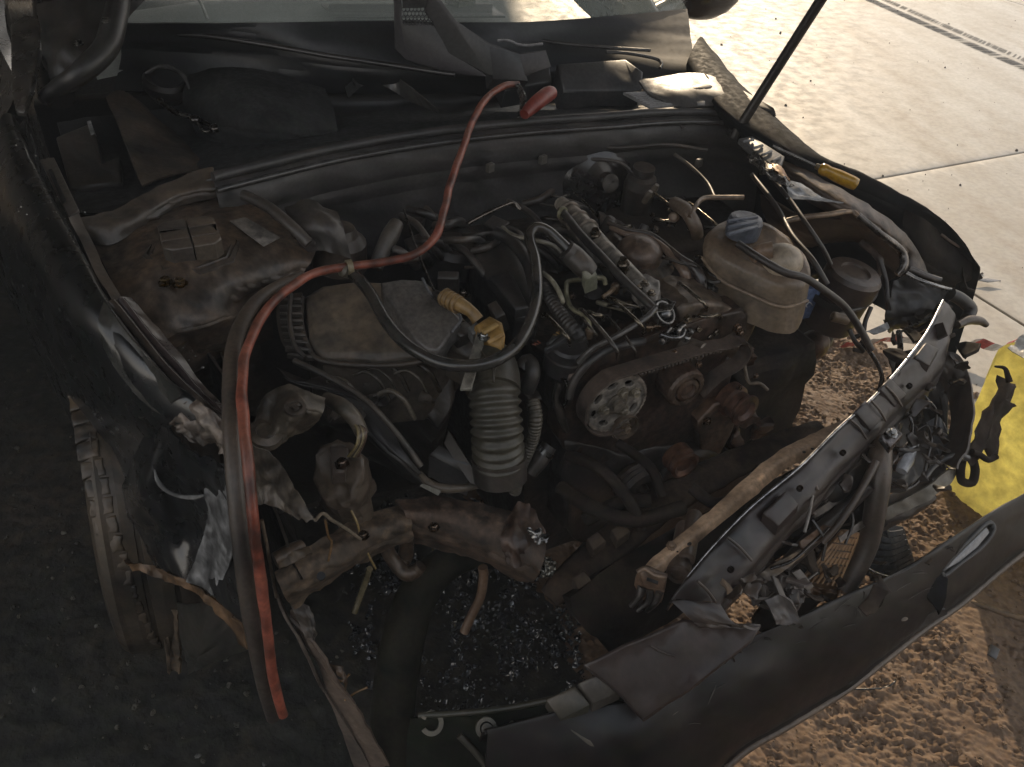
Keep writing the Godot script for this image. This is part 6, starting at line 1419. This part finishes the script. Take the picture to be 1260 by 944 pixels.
	for i in 26:                                            # scuffs and stress marks on the skin
		var k := rng.randi_range(2, 8)
		var f := rng.randf()
		var g0 := rng.randf_range(0.05, 0.95)
		var a: Vector3 = ta[k].lerp(ta[k + 1], f).lerp(tb[k].lerp(tb[k + 1], f), g0)
		var g1 := clampf(g0 + rng.randf_range(-0.3, 0.3), 0.0, 1.0)
		var f1 := clampf(f + rng.randf_range(0.1, 0.4), 0.0, 1.0)
		var b: Vector3 = ta[k].lerp(ta[k + 1], f1).lerp(tb[k].lerp(tb[k + 1], f1), g1)
		var o := Vector3(-0.002, 0.004, 0.003)
		put("scuff", tube([a + o, (a + b) / 2 + o + Vector3(0, 0.002, 0), b + o], [0.0004, rng.randf_range(0.0006, 0.0016), 0.0003], 5, 4, 0, 0, 0.4), M.dirty, bum, Color(0.13, 0.115, 0.1) * rng.randf_range(0.4, 1.3), 0.2)
	for i in 16:
		var k := rng.randi_range(1, 8)
		put("torn_edge", shard(ta[k].lerp(ta[k + 1], rng.randf()) + Vector3(0, -0.004, 0), rng.randf_range(0.008, 0.022), 0.003), M.matte, bum, Color(0.016, 0.014, 0.013) * rng.randf_range(0.6, 2.5), 0.2)
	put("slot_rim", tube(W([1158,702,.42, 1172,684,.435, 1196,660,.45, 1214,644,.455, 1222,648,.45, 1218,660,.44, 1204,676,.43, 1180,694,.42, 1162,708,.412, 1157,704,.418]), 0.006, 8, 5), M.plastic, bum, BLACK, 0.05)
	put("slot_plate", prism(shift(W([1162,702,.420, 1176,685,.432, 1198,663,.445, 1213,649,.450, 1217,656,.443, 1202,674,.432, 1180,692,.422]), Vector3(-0.002, 0.004, 0.002)), Vector3(0.003, -0.006, -0.004), 0.0015), M.gloss, bum, Color(0.24, 0.25, 0.27), 0.15)
	put("notch", plate(W([1138,714,.415, 1150,699,.425, 1160,700,.424, 1167,712,.413, 1165,736,.390, 1158,756,.368, 1148,744,.378, 1141,736,.390]), 0.004, 0.001).refine(0.02).warp(noise_b, 0.003, 40.0), M.matte, bum, BLACK * 0.4, 0.0)
	put("splitter", patch([W([1096,785,.33, 1120,768,.34, 1152,752,.345, 1164,750,.34]), W([1098,798,.31, 1122,782,.315, 1150,764,.32, 1166,756,.32])], 0.004, 5, 3), M.plastic, bum, BLACK, 0.1)
	put("chip", ball(at(1113, 762, .378), Vector3(0.008, 0.002, 0.004), 10), M.dirty, bum, Color(0.34, 0.27, 0.21), 0.1)
	put("screw", lathe(at(1045, 743, .455), Vector3(0, 0.8, 0.5), [[0.009, -0.002], [0.009, 0.004], [0.006, 0.005], [0.004, 0.002], [0, 0.002]], 14), M.plastic, bum, Color(0.03, 0.026, 0.023), 0.1)
	put("lower_lip", tube(shift(tc, Vector3(0, -0.006, 0.003)), 0.007, 8, 6), M.plastic, bum, Color(0.10, 0.07, 0.05), 0.4)
	var pad := put("upper_pad", prism(W([720,820,.52, 782,788,.545, 840,763,.56, 900,768,.555, 938,771,.55, 926,790,.535, 852,846,.49, 791,886,.455, 767,860,.48]), Vector3(0.004, -0.012, -0.004), 0.004).refine(0.03).warp(noise_a, 0.006, 7.0), M.plastic, bum, Color(0.036, 0.026, 0.023), 0.22, 0.4, Color(0.09, 0.062, 0.05))
	put("crease", tube(W([800,795,.545, 815,803,.535, 830,808,.53]), 0.0016, 6, 4), M.plastic, pad, Color(0.035, 0.026, 0.022), 0.1)
	# underside of the bumper with its sockets and clips
	put("inner_face", patch([
		W([505,884,.40, 560,882,.41, 620,876,.42, 680,864,.43, 740,852,.44, 790,850,.44]), W([500,915,.36, 560,915,.37, 620,910,.375, 680,900,.38, 745,885,.40, 800,880,.41]),
		W([500,975,.28, 560,975,.28, 620,972,.29, 690,960,.30, 760,940,.32, 815,920,.35])], 0.004, 6, 5, 0.005, 9.0), M.matte, bum, Color(0.014, 0.016, 0.011), 0.12, 0.3, Color(0.06, 0.056, 0.036))
	put("inner_lip", tube(W([515,880,.412, 560,878,.422, 620,872,.432, 680,860,.442, 725,846,.452]), 0.005, 8, 6), M.plastic, bum, Color(0.03, 0.032, 0.023), 0.1)
	put("socket", ring(at(531, 890, .405), Vector3(-0.15, 0.8, 0.5), 0.018, 0.007, 0.012, 30.0, 330.0), M.plastic, bum, Color(0.095, 0.088, 0.055), 0.25)
	put("socket", ring(at(598, 896, .405), Vector3(-0.15, 0.8, 0.5), 0.016, 0.006, 0.014), M.plastic, bum, Color(0.06, 0.058, 0.036), 0.25)
	put("socket_pin", lathe(at(598, 896, .40), Vector3(-0.15, 0.8, 0.5), [[0.009, 0.0], [0.008, 0.012], [0, 0.013]], 14), M.plastic, bum, Color(0.04, 0.04, 0.026), 0.2)
	put("clip", prism(W([672,862,.45, 708,845,.465, 726,868,.45, 690,888,.43]), Vector3(0, -0.02, 0), 0.004), M.plastic, bum, Color(0.042, 0.042, 0.032), 0.25)
	put("clip", prism(W([712,842,.47, 742,828,.485, 764,852,.465, 730,868,.45]), Vector3(0, -0.02, 0), 0.004), M.plastic, bum, Color(0.05, 0.046, 0.04), 0.25)
	put("clip", prism(W([700,895,.42, 725,905,.41, 732,920,.40, 705,915,.40]), Vector3(0, -0.015, 0), 0.003), M.plastic, bum, Color(0.06, 0.056, 0.042), 0.25)
	for q in [[565,905,.39, 585,925,.37, 600,945,.35], [610,912,.39, 630,930,.37, 650,925,.37], [628,890,.41, 650,915,.385, 655,935,.37]]:
		put("web_rib", tube(W(q), 0.006, 8, 4), M.plastic, bum, Color(0.045, 0.045, 0.032), 0.2)


# ---------------------------------------------------------------- loose things
func loose() -> void:
	var red := thing("red_jumper_cable", "dusty red jumper cable hanging over the fender from its clamp on the bulkhead", "cable", at(660, 140, .96))
	put("lead", tube(W([637,104,1.0, 622,105,1.005, 604,116,1.0, 586,140,.985, 570,180,.965, 556,222,.945, 546,262,.93, 534,292,.92, 512,312,.91, 480,321,.905, 430,328,.90, 388,337,.90, 352,357,.91, 324,388,.91, 306,425,.90, 298,465,.89, 299,510,.88, 304,560,.865, 309,610,.83, 314,660,.78, 321,715,.71, 328,770,.64, 335,825,.56, 342,860,.50, 349,880,.46]), [0.0068, 0.007, 0.0071, 0.007, 0.0072, 0.0072, 0.0072, 0.0073, 0.007], 12, 10).refine(0.012).warp(noise_b, 0.0022, 11.0), M.rubber, red, Color(0.26, 0.064, 0.038), 0.4, 0.9, Color(0.16, 0.085, 0.055))
	put("clamp_handle", tube(W([645,141,.985, 652,134,.99, 662,125,1.0, 674,116,1.005, 680,114,1.005]), [0.010, 0.014, 0.0155, 0.016, 0.013], 14, 4), M.plastic, red, Color(0.26, 0.045, 0.033), 0.2, 0.3)
	put("clamp_jaw", patch([W([634,104,1.005, 640,108,1.0, 644,118,.99]), W([640,104,1.005, 646,116,.995, 647,136,.975]), W([636,112,.995, 640,126,.98, 636,144,.965])], 0.003, 5, 5, 0.006, 60.0), M.steel, red, Color(0.42, 0.42, 0.40), 0.15)
	put("tape_band", ring(at(430, 329, .90), at(442, 327, .90) - at(420, 331, .90), 0.0125, 0.0035, 0.009), M.plastic, red, Color(0.28, 0.24, 0.15), 0.25)
	var blk := thing("black_jumper_cable", "black jumper cable looping across the engine and air box", "cable", at(550, 446, .86))
	put("lead", tube(W([428,334,.89, 440,342,.888, 456,362,.88, 474,394,.868, 496,420,.862, 522,438,.86, 550,448,.86, 585,450,.862, 615,441,.866, 638,422,.872, 654,392,.88, 661,358,.89, 659,322,.90, 653,300,.91, 652,288,.918, 660,280,.925, 674,284,.92, 690,298,.905, 702,310,.893]), [0.0095, 0.0098, 0.0098, 0.0095, 0.0095, 0.0092], 12, 7), M.cable, blk, Color(0.035, 0.035, 0.033), 0.12, 0.25)
	put("cable_end", lathe(at(429, 334, .89), Vector3(-0.6, 0.4, 0.1), [[0.010, -0.01], [0.012, 0.0], [0.012, 0.012], [0.007, 0.016], [0, 0.016]], 12), M.plastic, blk, Color(0.12, 0.11, 0.08), 0.2)
	var brn := thing("brown_hose", "brown rubber hose hanging beside the red jumper cable", "hose", at(300, 700, .75))
	put("hose", tube(W([372,338,.885, 345,350,.89, 318,368,.895, 298,396,.89, 287,430,.885, 284,480,.875, 286,540,.855, 291,610,.81, 298,680,.74, 306,745,.66, 316,800,.58, 326,848,.5, 336,884,.41]), [0.009, 0.010, 0.0115, 0.012, 0.012, 0.0118, 0.011, 0.010], 12, 6, 0, 0, 0.8), M.rubber, brn, Color(0.048, 0.040, 0.035), 0.25)
	var drv := thing("screwdriver", "screwdriver with yellow handle lying on the far fender edge", "screwdriver", at(1030, 218, .93))
	var a0 := at(1008, 206, .945)
	var a1 := at(1056, 228, .925)
	var ad := (a1 - a0).normalized()
	var al := a0.distance_to(a1)
	put("handle", lathe(a0, ad, [[0.006, 0.0], [0.0105, 0.004], [0.0115, 0.012], [0.0105, 0.02], [0.0125, al * 0.5], [0.0125, al - 0.012], [0.011, al - 0.003], [0.0, al]], 18, false, 0.05), M.gloss, drv, Color(0.42, 0.235, 0.02), 0.12, 0.25)
	put("shaft", tube([a0 + ad * 0.003, a0 - ad * 0.05, a0 - ad * 0.10], 0.003, 8, 2), M.steel, drv, Color(0.3, 0.29, 0.27), 0.2)
	put("ferrule", lathe(a0, -ad, [[0.006, -0.002], [0.006, 0.006], [0.004, 0.008], [0, 0.008]], 12), M.plastic, drv, Color(0.1, 0.07, 0.03), 0.2)
	var vent := thing("fresh_air_grille", "small grey ribbed plastic grille lying on the wing rail", "plastic scrap", at(935, 185, .93))
	put("frame", prism(W([909,170,.945, 926,167,.95, 966,192,.94, 962,203,.935, 950,204,.935]), Vector3(0, -0.012, 0), 0.003), M.plastic, vent, Color(0.11, 0.11, 0.11), 0.15)
	for i in 4:
		put("bar", bar(at(914 + 12 * i, 173 + 8 * i, .951 - 0.002 * i), at(928 + 11 * i, 170 + 7 * i, .953 - 0.003 * i), 0.005, 0.005), M.plastic, vent, Color(0.17, 0.17, 0.168), 0.15)
	var foil := thing("torn_insulation", "crumpled silver and orange insulation scrap on the far wing", "insulation scrap", at(950, 215, .92))
	put("sheet", patch([W([921,192,.945, 930,190,.95, 948,206,.945, 966,216,.935]), W([924,200,.94, 940,208,.945, 960,218,.94, 976,226,.93]), W([938,212,.935, 952,222,.935, 966,230,.93, 978,229,.925])], 0.002, 6, 6, 0.012, 40.0), M.steel, foil, Color(0.55, 0.53, 0.5), 0.2)
	put("patch", patch([shift(W([948,204,.948, 960,208,.948, 966,218,.94]), Vector3(0, 0.006, 0)), shift(W([952,214,.944, 962,220,.942, 972,226,.936]), Vector3(0, 0.006, 0))], 0.001, 5, 4, 0.006, 50.0), M.alloy, foil, Color(0.42, 0.24, 0.13), 0.2)
	put("wing_film", patch([W([965,222,.925, 985,226,.92, 1006,238,.91]), W([970,236,.92, 990,240,.915, 1020,246,.905]), W([968,244,.915, 1000,246,.91, 1038,250,.90])], 0.002, 6, 5, 0.004, 20.0), M.gloss, foil, Color(0.33, 0.34, 0.35), 0.1)
	# cover pieces of the scuttle, broken loose
	var c1 := thing("scuttle_cover", "broken grey scuttle cover lying against the far fender below the windscreen", "car part", at(860, 120, .97))
	put("skin", patch([
		W([786,100,.985, 815,94,.99, 855,90,.99, 895,102,.985, 952,133,.975]), W([800,116,.98, 835,112,.985, 865,112,.985, 905,118,.98, 954,138,.97]), W([828,130,.965, 850,132,.965, 880,130,.965, 915,134,.965, 955,142,.965])], 0.006, 6, 5, 0.003, 14.0), M.plastic, c1, Color(0.075, 0.075, 0.076), 0.15, 0.3)
	put("front_wall", patch([W([830,131,.964, 855,124,.968, 912,120,.972, 922,140,.966]), W([832,146,.945, 856,140,.945, 914,138,.95, 924,150,.95]), W([840,158,.93, 860,154,.93, 900,152,.935, 920,156,.94])], 0.005, 5, 5, 0.003, 18.0), M.plastic, c1, Color(0.065, 0.064, 0.064), 0.2)
	put("opening", ball(at(860, 108, .984), Vector3(0.038, 0.006, 0.018), 18), M.plastic, c1, BLACK, 0.05)
	put("slot", plate(shift(W([856,128,.972, 866,127,.972, 866,132,.968, 857,132,.968]), Vector3(0, 0.006, 0.002)), 0.002, 0.0004), M.gloss, c1, Color(0.3, 0.3, 0.3), 0.05)
	var c2 := thing("scuttle_louvre", "small bright louvred plastic flap beside the red clamp", "car part", at(798, 122, .97))
	put("flap", prism(W([767,113,.975, 797,112,.978, 832,128,.968, 800,131,.965]), Vector3(0, -0.006, 0), 0.002), M.gloss, c2, Color(0.28, 0.28, 0.28), 0.15)
	for i in 8:
		put("rib", bar(at(770 + 4.2 * i, 113.5 + 2.1 * i, .9775 - 0.0014 * i), at(798 + 4.0 * i, 113 + 2.0 * i, .979 - 0.0014 * i), 0.003, 0.003, Vector3.UP, 0.0008), M.gloss, c2, Color(0.36, 0.36, 0.36), 0.1)
	# the honeycomb plate standing up at the windscreen foot
	var hc := thing("honeycomb_plate", "dark plastic trim plate with a patch of honeycomb mesh leaning on the windscreen", "trim plate", at(560, 90, .96))
	var plane := func(u, w): return at(u, w, 1.13 - 0.0016 * w)
	var piece := func(a: Array): 
		var out := []
		for i in range(0, a.size(), 2):
			out.append(plane.call(a[i], a[i + 1]))
		return out
	put("plate", plate(piece.call([528,-12, 540,-4, 562,26, 600,52, 640,66, 672,62, 678,82, 640,96, 600,92, 545,62, 533,29, 522,14]), 0.006, 0.002), M.plastic, hc, Color(0.045, 0.045, 0.047), 0.1)
	put("plate", plate(piece.call([484,-12, 494,-12, 495,29, 533,30, 556,66, 600,94, 560,92, 500,74, 486,60]), 0.006, 0.002), M.plastic, hc, Color(0.03, 0.031, 0.034), 0.1)
	put("plate", plate(piece.call([494,-12, 528,-12, 523,8, 514,9, 495,9]), 0.006, 0.002), M.plastic, hc, Color(0.03, 0.031, 0.034), 0.1)
	var hm := MB.new()
	for j in 4:
		for i in 8:
			var u0 := 497.0 + i * 4.6 + (j % 2) * 2.3
			var w0 := 11.0 + j * 5.6
			if u0 > 520.0 + j * 4.0:
				continue
			var hexa := []
			for k in 7:
				hexa.append(plane.call(u0 + cos(TAU * (k + 0.5) / 6) * 2.7, w0 + sin(TAU * (k + 0.5) / 6) * 3.3))
			hm.join(tube(hexa, 0.0013, 5, 1))
	put("mesh", hm, M.plastic, hc, Color(0.03, 0.031, 0.034), 0.05)
	put("mount", prism(piece.call([600,54, 640,66, 650,100, 606,98]), Vector3(0, -0.03, -0.03), 0.004), M.plastic, hc, Color(0.04, 0.042, 0.046), 0.1)
	put("broken_edge", tube(piece.call([612,50, 626,50, 636,54, 648,56, 668,54]), 0.003, 6, 4), M.gloss, hc, Color(0.26, 0.26, 0.27), 0.05)

	# the yellow can on the sand and the barrier tape by it
	var can := thing("yellow_can", "pale yellow plastic can standing on the sand beyond the bumper", "jerrycan", Vector3(1.36, 0, 0.72))
	var ym := stuff(0.5, 0.0, grain(12, 0.01, 0.75, 1.0), grain(13, 0.02, 0.6, 1.0), 3.0)
	ym.backlight_enabled = true
	ym.backlight = Color(1.6, 1.56, 1.22)
	var y0 := [Vector3(1.215, 0.455, 0.53), Vector3(1.26, 0.460, 0.50), Vector3(1.43, 0.460, 0.50), Vector3(1.475, 0.455, 0.53), Vector3(1.475, 0.455, 0.93), Vector3(1.43, 0.460, 0.96), Vector3(1.26, 0.460, 0.96), Vector3(1.215, 0.455, 0.93)]
	put("body", prism(y0, Vector3(0, -0.445, 0.015), 0.035).refine(0.03).warp(noise_a, 0.010, 6.0), ym, can, Color(0.98, 0.965, 0.84), 0.05, 0.15, Color(0.62, 0.52, 0.30))
	put("top_film", patch([[Vector3(1.23, 0.462, 0.53), Vector3(1.33, 0.480, 0.52), Vector3(1.46, 0.462, 0.53)], [Vector3(1.23, 0.468, 0.65), Vector3(1.33, 0.490, 0.65), Vector3(1.46, 0.470, 0.65)], [Vector3(1.24, 0.464, 0.80), Vector3(1.33, 0.480, 0.8), Vector3(1.45, 0.465, 0.8)]], 0.002, 8, 8, 0.03, 16.0), M.gloss, can, Color(0.66, 0.65, 0.6), 0.1)
	put("neck", lathe(Vector3(1.34, 0.450, 0.86), Vector3.UP, [[0.035, 0.0], [0.03, 0.02], [0.03, 0.03], [0.034, 0.032], [0.034, 0.055], [0, 0.056]], 24), ym, can, Color(0.62, 0.46, 0.1), 0.15)
	put("handle", tube([Vector3(1.345, 0.450, 0.78), Vector3(1.345, 0.500, 0.76), Vector3(1.345, 0.505, 0.68), Vector3(1.345, 0.500, 0.60), Vector3(1.345, 0.450, 0.58)], 0.013, 10, 5), ym, can, Color(0.64, 0.48, 0.12), 0.15)
	var tape := thing("barrier_tape", "red and white barrier tape trailing over the ground to the yellow can", "tape", at(1120, 424, 0.02))
	var tp := W([1030,428,.02, 1050,426,.03, 1075,422,.035, 1100,421,.03, 1130,424,.03, 1165,428,.03, 1196,424,.05, 1210,429,.05, 1226,432,.04, 1240,422,.07, 1252,420,.07, 1275,428,.05, 1300,430,.03])
	var fine := smooth(tp, 6)
	for i in range(0, fine.size() - 6, 6):
		var up := Vector3(0.01, 0.034, 0.022)
		var lo := fine.slice(i, i + 7)
		put("stripe", patch([shift(lo, up), lo], 0.0008, 1, 3, 0.006, 24.0), M.gloss, tape, Color(0.62, 0.10, 0.09) if (i / 6) % 2 == 0 else Color(0.74, 0.72, 0.70), 0.08)
	var crumbs := []
	for i in 150:
		var u := rng.randf_range(20, 280)
		var w := 190.0 + (u - 20.0) * 1.35 + rng.randf_range(-60, 70)
		var k := rng.randf_range(0.0008, 0.0022)
		crumbs.append([turned(rng, Vector3(k, k * 0.6, k), at(u, w, .965 - 0.0006 * (u - 20) - 0.0002 * (w - 190)) + Vector3(0, 0.004, 0)), Color(0.5, 0.49, 0.45) * rng.randf_range(0.3, 1.3)])
	tag(scatter("glass_crumbs", lump(14, 0.5, 5), M.gloss, crumbs), "pale glass crumbs sprinkled along the near fender edge", "glass crumbs")
	# small things on the sand
	var chip := put("plastic_chip", box(at(1222, 803, .02), Vector3(0.03, 0.012, 0.02), Vector3(12, 30, 8), 0.003), M.plastic, self, Color(0.05, 0.05, 0.055), 0.1)
	tag(chip, "small dark plastic chip lying on the sand right of the bumper", "plastic chip")
	var wire := put("wire_scrap", tube(W([1048,848,.015, 1070,848,.02, 1090,846,.02, 1100,840,.025, 1102,836,.02]), 0.0022, 6, 5), M.steel, self, Color(0.1, 0.1, 0.1), 0.1)
	tag(wire, "short curved piece of wire lying on the sand under the bumper", "wire")
	var cap := put("bottle_cap", lathe(at(883, 936, .03), Vector3(0.1, 1, 0.2), [[0.012, 0.0], [0.012, 0.005], [0.010, 0.007], [0, 0.007]], 20, true, 0.03), M.dirty, self, Color(0.42, 0.30, 0.2), 0.15)
	tag(cap, "small round tan cap on the dark ground at the bottom edge", "bottle cap")
	var splint := put("plastic_sliver", plate(W([1200,344,.02, 1215,342,.02, 1232,345,.02, 1216,347,.02]), 0.003, 0.0008), M.gloss, self, Color(0.2, 0.2, 0.2), 0.1)
	tag(splint, "thin dark plastic sliver on the concrete beside the far fender tip", "plastic sliver")
	var stick := put("broken_stick", tube(W([1184,738,.02, 1210,746,.025, 1240,756,.02, 1270,764,.02]), [0.006, 0.008, 0.006], 8, 4), M.dirty, self, Color(0.3, 0.19, 0.1), 0.2)
	tag(stick, "thin brown stick half sunk in the sand beyond the bumper", "stick")
